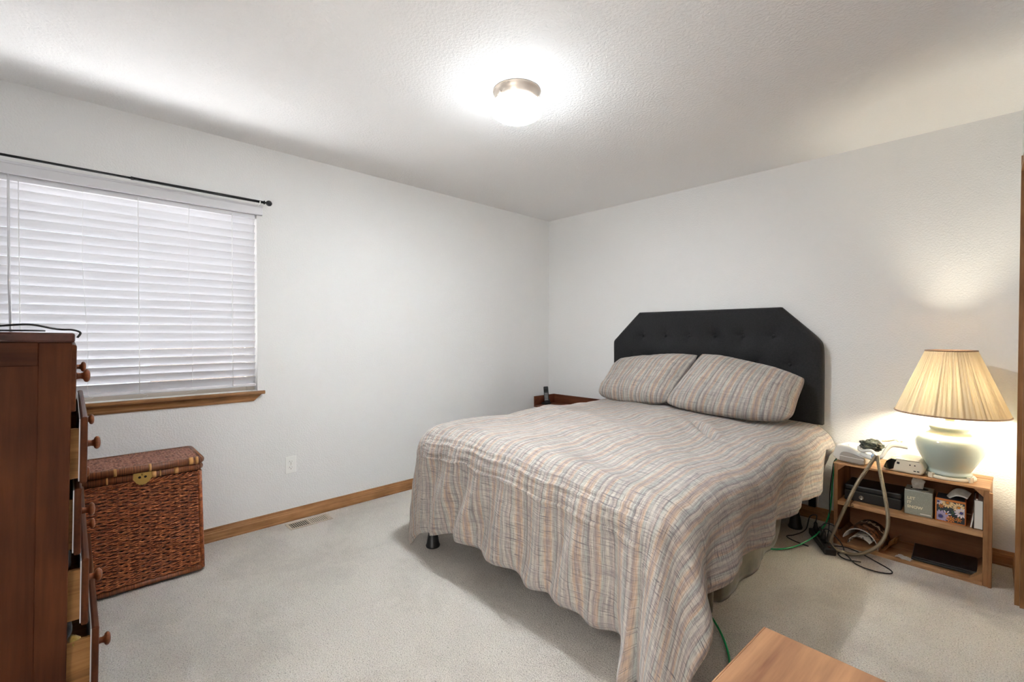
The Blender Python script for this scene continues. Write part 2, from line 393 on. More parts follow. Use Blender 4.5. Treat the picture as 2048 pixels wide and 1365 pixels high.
# closet door with oak casing on the right wall
CP = [(0, 0), (.018, 0), (.018, .02), (.013, .03), (.016, .045), (.009, .07), (0, .07)]
d1 = nb(); box(d1, RX+.045, RX+.08, DY0+.02, DY1-.02, .012, DZ-.02, .003)
door = struct('door_1', d1, M_DOOR); door['kind'] = 'structure'
for (y0, y1) in ((DY0+.02, (DY0+DY1)/2-.004), ((DY0+DY1)/2+.004, DY1-.02)):
    for (z0, z1) in ((.12, .85), (.97, 1.86)):
        struct('door_panel', bx(RX+.036, RX+.046, y0+.09, y1-.09, z0, z1, .006), M_DOOR, door)
obj('finger_pull', lathe(nb(), [(.02, 0), (.024, .004), (.016, .006), (.014, .001)], 20, Matrix.Translation((RX+.045, -1.2, 1.0)) @ Matrix.Rotation(-PI/2, 4, 'Y')), M_BRASS, door)
cs = nb(); extrude_profile(cs, CP, (RX, DY1, 0), (RX, DY1, DZ+.07), (-1, 0, 0), Vector((0, 1, 0)))
struct('trim_1', cs, M_OAKZ)
cs = nb(); extrude_profile(cs, CP, (RX, DY0, 0), (RX, DY0, DZ+.07), (-1, 0, 0), Vector((0, -1, 0)))
struct('trim_2', cs, M_OAKZ)
cs = nb(); extrude_profile(cs, CP, (RX, DY0, DZ), (RX, DY1, DZ), (-1, 0, 0))
struct('trim_3', cs, M_OAKY)
jb = nb(); box(jb, RX-.002, RX+T, DY1-.018, DY1, 0, DZ); box(jb, RX-.002, RX+T, DY0, DY0+.018, 0, DZ); box(jb, RX-.002, RX+T, DY0+.018, DY1-.018, DZ-.018, DZ)
struct('trim_4', jb, M_OAKZ)
# window: vinyl frame, panes, oak stool and apron
wf = nb(); X0, X1 = -.105, -.06
for a in ((WY0, WY0+.05), (WY1-.05, WY1)): box(wf, X0, X1, a[0], a[1], WZ0, WZ1, .004)
for z in ((WZ0+.02, WZ0+.07), (WZ1-.05, WZ1)): box(wf, X0, X1, WY0+.05, WY1-.05, z[0], z[1], .004)
win = struct('window_1', wf, M_VINYL); win['kind'] = 'structure'
for a in ((WY0+.05, WY1-.05),):
    struct('window_pane', bx(-.084, -.08, a[0], a[1], WZ0+.07, WZ1-.05), M_PANE, win)
sl = nb(); SP = [(.022, 0), (.030, 0), (.036, .004), (.038, .011), (.036, .018), (.030, .0215), (.022, .0215)]
extrude_profile(sl, SP, (0, WY0-.035, .868), (0, WY1+.035, .868), (1, 0, 0)); struct('sill_nosing', sl, M_OAKY, win)
wsl = nb(); box(wsl, -.06, .022, WY0+.001, WY1-.001, .868, .8895); box(wsl, 0, .022, WY0-.033, WY1+.033, .868, .8893); struct('window_sill', wsl, M_WHITEP, win)
ap = nb(); AP = [(0, 0), (.006, 0), (.010, .008), (.010, .018), (.016, .030), (.020, .044), (0, .044)]
# apron with mitred returns
L0, L1 = WY0-.02, WY1+.02
a = []; 
for o_, u_ in AP: a.append((ap.verts.new((o_, L0+(.044-u_)*1.0, .824+u_)), ap.verts.new((o_, L1-(.044-u_)*1.0, .824+u_))))
for k in range(len(AP)):
    b0, b1 = a[k], a[(k+1) % len(AP)]; ap.faces.new((b0[0], b0[1], b1[1], b1[0]))
ap.faces.new([v[0] for v in a]); ap.faces.new([v[1] for v in a][::-1]); bmesh.ops.recalc_face_normals(ap, faces=ap.faces)
struct('window_apron', ap, M_OAKY, win)
fn_ = obj('outdoor_light_block', bx(-2.3, -2.2, -3.1, 4, -.6, 2.5), plain('dark light block', lin(84, 72, 64), .8)); fn_['kind'] = 'structure'  # unseen block added to darken the right half of the blind
gr_ = obj('outdoor_ground', bx(-14, -.3, -13, 9, -.7, -.6), M_GROUND); gr_['kind'] = 'structure'

# ------------------------------------------------------------------ ceiling light
GL = (1.605, -2.052, 2.44)
cl = thing('ceiling_light', 'round flush ceiling light with nickel collar and glowing white globe', 'ceiling light', GL)
obj('collar', lathe(nb(), [(.116, 0), (.118, -.004), (.116, -.008), (.111, -.010), (.110, -.028), (.107, -.032), (.104, -.048), (.100, -.050)], 48), M_NICKEL, cl)
for k in range(3):
    a = 2*PI*k/3+.5
    obj('set_screw', lathe(nb(), [(.004, 0), (.004, .006), (.007, .007), (.007, .011)], 10, Matrix.Rotation(a, 4, 'Z') @ Matrix.Translation((.104, 0, -.040)) @ Matrix.Rotation(PI/2, 4, 'Y')), M_NICKEL, cl)
gp = [(.092, -.046), (.098, -.049)]+[(.060+.069*math.cos(t), -.086-.045*math.sin(t)) for t in [(-50+140*i/14)*PI/180 for i in range(15)]]+[(.03, -.1325), (.004, -.1335)]
obj('globe', lathe(nb(), gp, 48), M_GLOBE, cl, True)

# ------------------------------------------------------------------ blind and curtain rod
bl = thing('window_blind', 'white horizontal slat blind with slats tilted nearly shut in the window', 'blind', (0, 0, 0))
BY0, BY1 = WY0+.008, WY1-.006
vb = nb(); VP = [(.002, 0), (.014, .0), (.016, .004), (.016, .046), (.019, .050), (.019, .056), (.017, .060), (.002, .062)]
extrude_profile(vb, VP, (0, WY0-.03, 2.003), (0, WY1+.030, 2.003), (1, 0, 0))
obj('valance', vb, M_BLIND, bl)
obj('valance_return', bx(-.0, .002, WY1+.0, WY1+.030, 2.003, 2.065), M_BLIND, bl)
obj('head_rail', bx(-.055, -.006, BY0, BY1, 1.975, 2.018, .003), M_BLIND, bl)
NS = 23; ZT, ZB = 1.962, .957; TILT = math.radians(60)
def slat_bm():
    bm = nb(); n = 5; w = .0252; rows = []
    for k in range(n):
        s = -1+2*k/(n-1); c = .0025*(1-s*s)
        dx, dz = s*w*math.cos(TILT)-c*math.sin(TILT), s*w*math.sin(TILT)+c*math.cos(TILT)
        nx, nz = -math.sin(TILT)*.0014, math.cos(TILT)*.0014
        rows.append([bm.verts.new((dx+e*nx, y, dz+e*nz)) for e in (1, -1) for y in (BY0, BY1)])
    for a, b in zip(rows, rows[1:]):
        for (i, j) in ((0, 1), (3, 2)): bm.faces.new((a[i], a[j], b[j], b[i]))
        bm.faces.new((a[0], b[0], b[2], a[2])); bm.faces.new((a[1], a[3], b[3], b[1]))
    bm.faces.new((rows[0][0], rows[0][2], rows[0][3], rows[0][1])); bm.faces.new((rows[-1][0], rows[-1][1], rows[-1][3], rows[-1][2]))
    bmesh.ops.recalc_face_normals(bm, faces=bm.faces); return bm
s0 = obj('slat', slat_bm(), M_BLIND, bl); s0.location = (-.028, 0, ZT)
for k in range(1, NS):
    s = s0.copy(); COL.objects.link(s); s.location = (-.028, 0, ZT+(ZB-ZT)*k/(NS-1)+random.uniform(-.0008, .0008))
    s.rotation_euler = (random.uniform(-.0008, .0008), random.uniform(-.02, .02), 0)
br = nb(); box(br, -.052, -.006, BY0, BY1, .917, .935, .004); obj('bottom_rail', br, M_BLIND, bl)
for y in (-3.814, -3.369, -2.921):
    c = nb()
    tube(c, [(-.0005, y, 1.99), (-.0005, y, .925)], .0016, 6); tube(c, [(-.055, y, 1.99), (-.055, y, .925)], .0012, 5)
    for k in range(NS): z = ZT+(ZB-ZT)*k/(NS-1)-.012; tube(c, [(-.0005, y, z+.006), (-.055, y, z-.030)], .0008, 4)
    obj('ladder_cord', c, M_CORD, bl)
for y in (-3.588, -3.139):
    obj('lift_cord', tube(nb(), spline([(.003, y, 2.0), (.003, y-.004, 1.6), (.004, y+.012, 1.2), (.004, y-.01+.02, .95), (.008, y+.03, .918), (.012, y+.01, .912), (.01, y-.02, .908)], 5), .0009, 5), M_CORD, bl)
obj('cord_tail', tube(nb(), spline([(.0, -3.369, .925), (.01, -3.355, .918), (.014, -3.335, .908), (.012, -3.35, .899), (.012, -3.37, .894)], 6), .0009, 5), M_CORD, bl)
obj('tilt_wand', tube(nb(), [(.022, -3.845, 2.0), (.024, -3.846, 1.5), (.022, -3.842, 1.22)], lambda t: .0045+.001*t, 6), M_BLIND, bl)

rd = thing('curtain_rod', 'thin black telescoping curtain rod with ball finial above the white blind', 'curtain rod', (.07, -3.4, 2.072))
obj('inner_rod', tube(nb(), [(0, -.70, 0), (0, .02, 0)], .0062, 12), M_BLACKM, rd)
obj('outer_rod', tube(nb(), [(0, 0, 0), (0, .638, 0)], .0082, 12), M_BLACKM, rd)
obj('rod_collar', tube(nb(), [(0, -.004, 0), (0, .008, 0)], .0092, 12), M_BLACKM, rd)
obj('finial', lathe(nb(), [(.008, 0), (.012, .003), (.012, .006), (.006, .009), (.006, .014), (.012, .018), (.017, .026), (.018, .033), (.015, .042), (.007, .048), (.002, .049)], 20, Matrix.Translation((0, .636, 0)) @ Matrix.Rotation(-PI/2, 4, 'X')), M_BLACKM, rd)
for y in (.615, -.66):
    b = nb(); box(b, -.07, -.066, y-.012, y+.012, -.03, .02, .001); tube(b, [(-.067, y, -.012), (-.01, y, -.012), (0, y, -.012)], .0045, 8)
    tube(b, spline([(-.010, y, .0), (-.006, y, -.008), (0, y, -.0105), (.007, y, -.008), (.010, y, .002)], 4), .0035, 6)
    obj('rod_bracket', b, M_WHITEP, rd)

# ------------------------------------------------------------------ wall outlet and floor vent
def outlet(loc, rot, label):
    t = thing('wall_outlet', label, 'outlet', loc, rot)
    obj('cover_plate', bx(-.0035*0-.035, .035, -.005, 0, -.057, .057, .003), M_WHITEP, t)
    for s in (1, -1):
        r = nb(); prism(r, [(.0165*math.cos(a), s*.0195+.0145*math.sin(a)*(1 if abs(math.sin(a)) < .8 else .92)) for a in [2*PI*k/20 for k in range(20)]], -.0072, -.004)
        rc = obj('receptacle', r, M_WHITEP, t)
        sb = nb()
        box(sb, -.0075, -.0055, -.0077, -.006, s*.0195+.001, s*.0195+.009); box(sb, .0055, .0072, -.0077, -.006, s*.0195+.002, s*.0195+.008)
        tube(sb, [(0, -.006, s*.0195-.0065), (0, -.0077, s*.0195-.0065)], .0026, 10); obj('slots', sb, M_VOID, rc)
    obj('screw', lathe(nb(), [(.0028, 0), (.0024, .0012)], 10, Matrix.Translation((0, -.005, 0)) @ Matrix.Rotation(PI/2, 4, 'X')), M_STEEL, t)
    return t
outlet((0, -2.588, .376), (0, 0, PI/2), 'white duplex wall outlet above the vent on the window wall')

vt = thing('floor_vent', 'beige metal floor register with half its louvers open by the baseboard', 'vent', (.108, -2.507, 0))
fr = nb(); VX, VYL = .060, .136
box(fr, -VX, -VX+.016, -VYL, VYL, .001, .006, .002); box(fr, VX-.016, VX, -VYL, VYL, .001, .006, .002)
box(fr, -VX+.016, VX-.016, -VYL, -VYL+.018, .001, .006, .0015); box(fr, -VX+.016, VX-.016, VYL-.018, VYL, .001, .006, .0015); box(fr, -VX+.016, VX-.016, -.006, .006, .001, .006, .0015)
obj('vent_frame', fr, M_VENT, vt); obj('duct_shade', bx(-VX+.012, VX-.012, -VYL+.012, VYL-.012, .0002, .0012), M_VOID, vt)  # flat dark sheet: shade of the duct below put into its colour
lv = None
for half in (0, 1):
    for k in range(9):
        y = (-VYL+.026 if half == 0 else .014)+k*.0122
        a = (.55 if half == 0 else -.12)
        b = nb(); box(b, -VX+.016, VX-.016, -.0021 if half == 0 else -.0042, .0021 if half == 0 else .0042, -.0006, .0006, M=Matrix.Rotation(a, 4, 'X'))
        o = obj('louver', b, M_VENT, vt); o.location = (0, y, .0037)

# ------------------------------------------------------------------ tall chest of drawers (left foreground)
ch = thing('chest_of_drawers', 'tall red-brown wooden chest with half-open drawers below the window blind', 'chest of drawers', (1.0, -3.661, 0), (math.radians(-1.2), 0, 0))
HW, DP = .44, .46      # local: front plane y=0, back y=-DP
obj('top_board', bx(-HW-.012, HW+.012, -DP-.005, .006, 1.222, 1.249, .006, seg=2), M_DTOP, ch)
for s in (1, -1):
    x0, x1 = (HW-.022, HW) if s > 0 else (-HW, -HW+.022)
    for y0_, y1_ in ((-.066, 0), (-DP, -DP+.066)): obj('stile', bx(x0, x1, y0_, y1_, 0, 1.222, .002), M_DRS, ch)
    for z0_, z1_ in ((1.158, 1.222), (.12, .19)): obj('side_rail', bx(x0, x1, -DP+.066, -.066, z0_, z1_, .0015), M_DRSY, ch)
    obj('side_panel', bx(x0+.004 if s > 0 else x0+.006, x1-.007 if s > 0 else x1-.004, -DP+.06, -.06, .18, 1.165), M_DRS, ch)
obj('back_panel', bx(-HW+.01, HW-.01, -DP+.002, -DP+.010, .12, 1.22), M_DRS, ch)
fa = nb()
for z in (1.020, .8145, .614, .405, .195): box(fa, -HW+.022, HW-.022, -.05, -.004, z-.009, z+.006)
obj('front_rail', fa, M_DRSX, ch)
obj('base_apron', bx(-HW+.02, HW-.02, -.022, -.002, .09, .19, .002), M_DRSX, ch)
DR = [(1.216, 1.026, .010), (1.010, .820, .036), (.808, .618, .026), (.602, .412, .044), (.397, .205, .068)]
def knob_bm():
    return lathe(nb(), [(.011, 0), (.0095, .004), (.0085, .010), (.010, .015), (.017, .018), (.0195, .022), (.019, .026), (.014, .030), (.004, .0315)], 20, Matrix.Rotation(-PI/2, 4, 'X'))
for i, (zt, zb, ext) in enumerate(DR):
    d = obj('drawer', bx(-HW+.004, HW-.004, -.016, 0, zb, zt, .005, seg=2), M_DRSX, ch); d.location = (0, ext, 0)
    bo = nb()
    for s in (1, -1): box(bo, s*(HW-.034)-.006, s*(HW-.034)+.006, -.41, -.016, zb+.012, zt-.035)
    box(bo, -HW+.04, HW-.04, -.41, -.40, zb+.012, zt-.035); box(bo, -HW+.04, HW-.04, -.40, -.016, zb+.018, zb+.026)
    obj('drawer_box', bo, M_RAW, d)
    obj('front_lit_face', bx(-HW+.012, HW-.012, -.0185, -.016, zb+.006, zt-.006), M_FRONTLIT, d)  # added pale sheet that carries the painted window light
    for x in (.33, -.2):
        k = obj('knob', knob_bm(), M_KNOB, d); k.location = (x, 0, (zt+zb)/2)
def lump(name, loc, rot, size, mat, label, seed):
    bm = nb(); bmesh.ops.create_icosphere(bm, subdivisions=4, radius=1)
    for v in bm.verts:
        n = fbm(v.co+Vector((seed, 0, 0)), 1.6, 4)*.22; c = v.co*(1+n)
        v.co = Vector((c.x*size[0], c.y*size[1], max(-.35, c.z)*size[2]))
    o = obj(name, bm, mat, None, True); o.location = loc; o.rotation_euler = rot; tag(o, label, 'clothing'); return o
M_DKC = m_cloth('dark laundry', lin(24, 24, 26), lin(44, 44, 46), 40, .3)
M_YEL = m_cloth('yellow laundry', lin(120, 96, 36), lin(160, 132, 60), 40, .3)
lump('folded_shirt', (1.20, -3.70, .345), (0, 0, .1), (.17, .055, .055), M_DKC, 'dark crumpled shirt in the lowest open chest drawer', 1)
lump('folded_shirt', (1.395, -3.637, .352), (.3, .2, .1), (.016, .014, .024), M_YEL, 'yellow garment corner poking from the lowest open chest drawer', 5)
lump('folded_shirt', (1.22, -3.685, .555), (0, 0, .05), (.17, .04, .05), M_DKC, 'dark crumpled shirt in the fourth chest drawer from the top', 9)
# charging cable lying on the chest
tag(obj('charging_cable', tube(nb(), spline([(1.18, -4.02, 1.258), (1.30, -3.86, 1.262), (1.36, -3.78, 1.268), (1.40, -3.72, 1.272), (1.38, -3.675, 1.262), (1.37, -3.655, 1.259), (1.39, -3.634, 1.258), (1.40, -3.618, 1.25), (1.405, -3.6245, 1.236)], 8), .0028, 8), M_CABLE), 'thin black cable lying along the top of the tall chest', 'cable')
tag(obj('charging_cable', tube(nb(), spline([(1.10, -4.0, 1.256), (1.22, -3.84, 1.256), (1.3, -3.74, 1.256), (1.25, -3.70, 1.256), (1.1, -3.70, 1.256)], 8), .0026, 8), M_CABLE), 'second black cable lying flat on the chest top behind the first', 'cable')

# ------------------------------------------------------------------ wicker hamper
hm = thing('wicker_hamper', 'brown wicker hamper with hinged lid and brass latch below the window', 'hamper', (.205, -3.3925, 0))
HL, HD = .236, .150     # half length (Y), half depth (X) at the top
ZW0, ZW1 = .035, .515
def taper(z): return 1.0+.045*(1-(z/.55))
def weave_side(bm, length, base, axis_l, axis_o, z0, z1, rows, stakes, r, phase=0):
    nseg = stakes*2
    for j in range(rows):
        z = z0+(z1-z0)*(j+.5)/rows; tp = taper(z)
        pts = []
        for k in range(nseg+1):
            s = -1+2*k/nseg
            amp = (.0064 if (k % 2) == ((j//2) % 2) else -.0058)*random.uniform(.85, 1.1)
            p = axis_l*(s*length*tp)+axis_o*(base*tp+amp); pts.append(Vector((p.x, p.y, z+random.uniform(-.0010, .0010)+(.0016 if (k//2) % 2 else -.0016)*(1 if j % 2 else -1)+fbm((s*3, j*.7, phase), 1.0, 2)*.0016)))
        tube(bm, pts, r, 5, True, 0, 1.0)
wv = nb()
AX, AY = Vector((1, 0, 0)), Vector((0, 1, 0))
for (ln, bs, al, ao, nst) in ((HL, HD, AY, AX, 12), (HL, HD, AY, -AX, 12), (HD, HL, AX, AY, 8), (HD, HL, AX, -AY, 8)):
    weave_side(wv, ln, bs, al, ao, ZW0, ZW1, 62, nst, .0042, bs*10+ao.x+ao.y*3)
ow = obj('woven_sides', wv, M_WICK, hm); ow['kind'] = 'stuff'
for sx in (1, -1):
    for sy in (1, -1):
        obj('corner_post', tube(nb(), [(sx*(HD-.001)*taper(z), sy*(HL-.001)*taper(z), z) for z in (.02, .2, .4, .53)], .0105, 10), M_WICK, hm)
core = nb(); box(core, -HD+.004, HD-.004, -HL+.004, HL-.004, .01, .53)
for v in core.verts:
    tp = taper(v.co.z); v.co.x *= tp; v.co.y *= tp
obj('lining', core, M_STAKE, hm)
for z, r, mt, nm in ((.022, .013, M_WRAP, 'base_rim'), (.524, .010, M_WICK, 'braided_rim'), (.553, .0185, M_WRAP, 'body_rim')):
    tp = taper(z) if z < .54 else 1.0; a, b = HD*tp, HL*tp; c = .015; bm = nb()
    loop = [(a, -b+c, z), (a, b-c, z), (a-c, b, z), (-a+c, b, z), (-a, b-c, z), (-a, -b+c, z), (-a+c, -b, z), (a-c, -b, z)]
    if nm == 'braided_rim':
        for ph in range(3):
            pts = []
            lp = [Vector(p) for p in loop]+[Vector(loop[0])]
            tot = 0
            for p, q_ in zip(lp, lp[1:]):
                n = max(1, int((q_-p).length/.006))
                for k in range(n):
                    tot += 1; w = p.lerp(q_, k/n); an = tot*.55+ph*2*PI/3
                    rad = Vector((w.x, w.y, 0)).normalized()
                    pts.append(w+rad*(.006*math.cos(an)+.004)+Vector((0, 0, .007*math.sin(an))))
            pts.append(pts[0]); tube(bm, pts, .0042, 5)
    else:
        for p, q_ in zip(loop, loop[1:]+loop[:1]): tube(bm, [p, q_], r, 10, True, 0)
        for p in loop:
            m = Matrix.Translation(p); bmesh.ops.create_icosphere(bm, subdivisions=2, radius=r*.99, matrix=m)
    obj(nm, bm, mt, hm)
for y, w in ((-.03, .005), (.045, .009), (.07, .003), (.135, .009), (-.13, .0035)):
    obj('tan_wrap', tube(nb(), [(HD, y-w, .553), (HD, y+w, .553)], .0192, 12), M_TANW, hm)
lid = thing_lid = None
lidm = nb(); rows = 22
a, b, zl = HD+.006, HL+.004, .588
lidb = bx(-a+.006, a-.006, -b+.006, b-.006, zl-.012, zl+.008)
for j in range(rows):
    x = -a+.012+(2*a-.024)*(j+.5)/rows; pts = []
    n = 34
    for k in range(n+1):
        y = -b+.006+(2*b-.012)*k/n
        pts.append((x+random.uniform(-.001, .001), y, zl+.010+(.0035 if (k % 2) == (j % 2) else -.0028)*random.uniform(.6, 1.3)))
    tube(lidm, pts, .0056, 5)
lo = obj('lid', lidb, M_STAKE, hm); lw_ = obj('woven_top', lidm, M_WICKT, lo); lw_['kind'] = 'stuff'
rm = nb(); c = .012
loop = [(a, -b+c, zl), (a, b-c, zl), (a-c, b, zl), (-a+c, b, zl), (-a, b-c, zl), (-a, -b+c, zl), (-a+c, -b, zl), (a-c, -b, zl)]
for p, q_ in zip(loop, loop[1:]+loop[:1]): tube(rm, [p, q_], .0185, 10)
for p in loop: bmesh.ops.create_icosphere(rm, subdivisions=2, radius=.0184, matrix=Matrix.Translation(p))
obj('lid_rim', rm, M_WRAP, lo)
for y, w in ((-.10, .0055), (.03, .0055), (.197, .009), (.222, .006)):
    obj('tan_wrap', tube(nb(), [(a, y-w, zl), (a, y+w, zl)], .0192, 12), M_TANW, lo)
lt = nb(); poly = [(-.034, .02)]+[(-.036+.072*k/12, -.006-.034*math.sin(PI*k/12)**.7+(.0022 if k % 2 else -.0012)) for k in range(13)]+[(.034, .02)]
prism(lt, poly, -.0015, .0015, Matrix.Translation((HD+.0205, 0, .552)) @ Matrix.Rotation(PI/2, 4, 'Z'))
la = obj('latch', lt, M_BRASS, hm)
for y in (-.011, .011):
    obj('latch_hole', lathe(nb(), [(.0062, 0), (.005, .0012)], 6, Matrix.Translation((HD+.0222, y, .551)) @ Matrix.Rotation(PI/2, 4, 'Y')), M_VOID, la)
obj('latch_pin', lathe(nb(), [(.005, 0), (.005, .004), (.002, .006)], 10, Matrix.Translation((HD+.0222, 0, .563)) @ Matrix.Rotation(PI/2, 4, 'Y')), M_BRASS, la)

# ------------------------------------------------------------------ bed
bed = thing('bed', 'queen bed with black tufted headboard and taupe bed skirt', 'bed', (1.66, -1.1, 0))
B0 = Vector((1.66, -1.1, 0))
def loc_bm(bm):
    for v in bm.verts: v.co -= B0
    return bm
HX0, HX1, HZ0, HZ1, HF = .857, 2.468, .653, 1.443, -.095
def inside_depth(x, z):
    """distance to the outline of the headboard (positive inside)"""
    d = min(x-HX0, HX1-x, HZ1-z, z-HZ0)
    for sx, cx in ((1, HX0), (-1, HX1)):
        # chamfer line from (cx, 1.19) to (cx+sx*.27, HZ1)
        ux, uz = sx*.262, HZ1-1.195; ln = math.hypot(ux, uz)
        nx, nz = uz/ln*sx, -ux/ln*sx
        d = min(d, ((x-cx)*nx+(z-1.195)*nz))
    return d
btn = [(1.66+(k-2.5)*.2045, 1.24) for k in range(6)]+[(1.66+(k-3)*.2045, 1.045) for k in range(7)]
hb = nb(); nx_, nz_ = 150, 80; gv = {}
poly = [(HX0, HZ0), (HX1, HZ0), (HX1, 1.195), (HX1-.262, HZ1), (HX0+.262, HZ1), (HX0, 1.195)]
def xr(z):
    t_ = z-1.203; e = .5*(t_+math.sqrt(t_*t_+.0009))/(HZ1-1.195)*.262
    return HX0+e, HX1-e
for j in range(nz_+1):
    z = HZ0+(HZ1-HZ0)*j/nz_; xa, xb = xr(z)
    for i in range(nx_+1):
        x = xa+(xb-xa)*i/nx_; d = max(0, inside_depth(x, z))
        rr = .028; edge = (1-math.sqrt(max(0, 1-(1-min(1, d/rr))**2)))*rr
        dep = 0
        for bx_, bz_ in btn:
            q2 = math.hypot(x-bx_, z-bz_); an = math.atan2(z-bz_, x-bx_); dep = max(dep, (.030+.006*math.cos(4*an+PI/4))*math.exp(-(q2/.036)**1.2)+.012*math.exp(-(q2/.085)**2))
        puff = .008*sstep(0, .12, d)
        gv[i, j] = hb.verts.new((x, HF+edge-puff+dep+fbm((x, z, 2), 6, 2)*.002+.0, z))
for j in range(nz_):
    for i in range(nx_): hb.faces.new((gv[i, j], gv[i+1, j], gv[i+1, j+1], gv[i, j+1])).smooth = True
# sides and back
ring = [gv[i, 0] for i in range(nx_+1)]+[gv[nx_, j] for j in range(1, nz_+1)]+[gv[i, nz_] for i in range(nx_-1, -1, -1)]+[gv[0, j] for j in range(nz_-1, 0, -1)]
bk = [hb.verts.new((v.co.x, -.022, v.co.z)) for v in ring]; n = len(ring)
for k in range(n): hb.faces.new((ring[k], bk[k], bk[(k+1) % n], ring[(k+1) % n])).smooth = True
hb.faces.new(bk)
bmesh.ops.recalc_face_normals(hb, faces=hb.faces)
head = obj('headboard', loc_bm(hb), M_BOARD, bed)
for bx_, bz_ in btn:
    d = lathe(nb(), [(.0125, 0), (.0125, .003), (.0105, .0065), (.005, .0085), (.001, .009)], 16, Matrix.Translation((bx_, HF+.027, bz_)) @ Matrix.Rotation(PI/2, 4, 'X'))
    obj('button', loc_bm(d), M_BOARD, head, True)
for x in (.905, 2.42):
    obj('headboard_leg', loc_bm(bx(x-.024, x+.024, -.055, -.03, .10, .70, .003)), M_VINYL, bed)
    obj('leg_bracket', loc_bm(bx(x-.026, x+.016, -.078, -.0555, .10, .27, .002)), M_BLACKM, bed)
MX0, MX1, MY0, MY1 = .90, 2.40, -2.06, -.115
obj('mattress', loc_bm(bx(MX0, MX1, MY0, MY1, .40, .645, .05, seg=3)), M_MATT, bed)
obj('box_spring', loc_bm(bx(MX0, MX1-.01, MY0+.01, MY1, .23, .40, .02, seg=2)), M_SPRING, bed)
frm = nb()
for x in (MX0+.02, MX1-.04): box(frm, x-.015, x+.015, MY0+.05, MY1+.03, .195, .23)
for y in (MY0+.25, -1.1, -.25): box(frm, MX0+.02, MX1-.04, y-.015, y+.015, .20, .228)
obj('bed_frame', loc_bm(frm), M_BLACKM, bed)
for x, y in ((2.365, -.26), (2.37, -1.74), (.965, -2.11), (.95, -.26), (1.66, -1.1), (1.68, -1.95)):
    lg = lathe(nb(), [(.040, 0), (.042, .008), (.036, .02), (.030, .06), (.022, .10), (.017, .12), (.017, .20)], 20, Matrix.Translation((x, y, 0)))
    obj('leg', loc_bm(lg), M_BLACKP, bed)
# skirt on the camera's right side
sk = nb(); ns, nr = 150, 14; rows_ = []
for i in range(ns+1):
    t = i/ns; y = -1.66+t*1.56
    lift = .30*sstep(-.72, -.12, y)**1.2
    tuck = sstep(-1.50, -1.66, y)
    z1, z0 = .40, .004+lift
    col = []
    for j in range(nr+1):
        s = j/nr; z = z1+(z0-z1)*s
        x = 2.392-.02*s-.035*s*sstep(-1.1, -.3, y)+(.011*s)*math.sin(y*17+2*fbm((y, 0, 0), 1.5, 2))+.010*s*fbm((y*3, s, 1), 1.5, 3)-.05*tuck*s+(.016 if s > .97 else 0)*0
        if y < -1.47: x += .03*s*math.sin((y+1.47)*42)
        col.append(sk.verts.new((x, y, z)))
    rows_.append(col)
for a_, b_ in zip(rows_, rows_[1:]):
    for j in range(nr): sk.faces.new((a_[j], b_[j], b_[j+1], a_[j+1])).smooth = True
so = obj('bed_skirt', loc_bm(sk), M_SKIRT, bed)
md = so.modifiers.new('thickness', 'SOLIDIFY'); md.thickness = .004

# ------------------------------------------------------------------ duvet
CX0, CX1, CY0, CYH, RR = 1.005, 2.385, -2.045, -.10, .160
def ztop(x, y):
    base = .722-.050*sstep(1.5, 2.5, x)-.012*sstep(-1.2, -.3, y)
    w = .016*fbm((x*1.2+y*.5, y*1.3, 3.1), 2.2, 3)+.008*noise.noise(Vector((x*2+y*5, y*2, 9)))
    # soft puffs running diagonally across the bed and a crumpled crease near the right side
    w += .007*math.sin(8*(x*.5+y)+2*fbm((x, y, 0), 1.4, 2))
    d = abs((x-2.05)*.75+(y+.95)*.66); e = abs((x-2.05)*.66-(y+.95)*.75)
    w -= .030*math.exp(-(d/.022)**2)*sstep(.30, .05, e); w += .020*math.exp(-((d-.05)/.035)**2)*sstep(.32, .05, e)
    return base+w
def Lfoot(x): return .640+.012*fbm((x, 5, 0), 3, 2)+.06*sstep(1.3, 1.0, x)+.09*sstep(2.24, 2.40, x)
def Lright(y): return .425+.012*fbm((y, 8, 0), 4, 2)-.17*sstep(-.45, -.16, y)+.02*sstep(-1.3, -1.75, y)
NXg, NYg, NFAN, ND = 92, 124, 40, 74
bm = nb(); uvl = bm.loops.layers.uv.new('UVMap'); uvd = {}
grid = {}
for i in range(NXg+1):
    for j in range(NYg+1):
        x = CX0+(CX1-CX0)*i/NXg; y = CYH+(CY0-CYH)*j/NYg
        v = bm.verts.new((x, y, ztop(x, y))); grid[i, j] = v; uvd[v] = (x, y)
path = []   # (vert, N, Lmax, kind, parameter)
for j in range(NYg): path.append((grid[0, j], Vector((-1, 0)), .50, 'L', 0))
for k in range(NFAN+1):
    th = PI/2*k/NFAN; N = Vector((-math.cos(th), -math.sin(th)))
    L = min(.50/max(1e-4, math.cos(th)), Lfoot(CX0)/max(1e-4, math.sin(th)), .80); path.append((grid[0, NYg], N, L, 'CL', th))
for i in range(1, NXg): path.append((grid[i, NYg], Vector((0, -1)), Lfoot(grid[i, NYg].co.x), 'F', 0))
for k in range(NFAN+1):
    th = PI/2*k/NFAN; N = Vector((math.sin(th), -math.cos(th)))
    L = min(Lright(CY0)/max(1e-4, math.sin(th)), Lfoot(CX1)/max(1e-4, math.cos(th)), .83); path.append((grid[NXg, NYg], N, L, 'CR', th))
for j in range(NYg-1, -1, -1): path.append((grid[NXg, j], Vector((1, 0)), Lright(grid[NXg, j].co.y), 'R', 0))
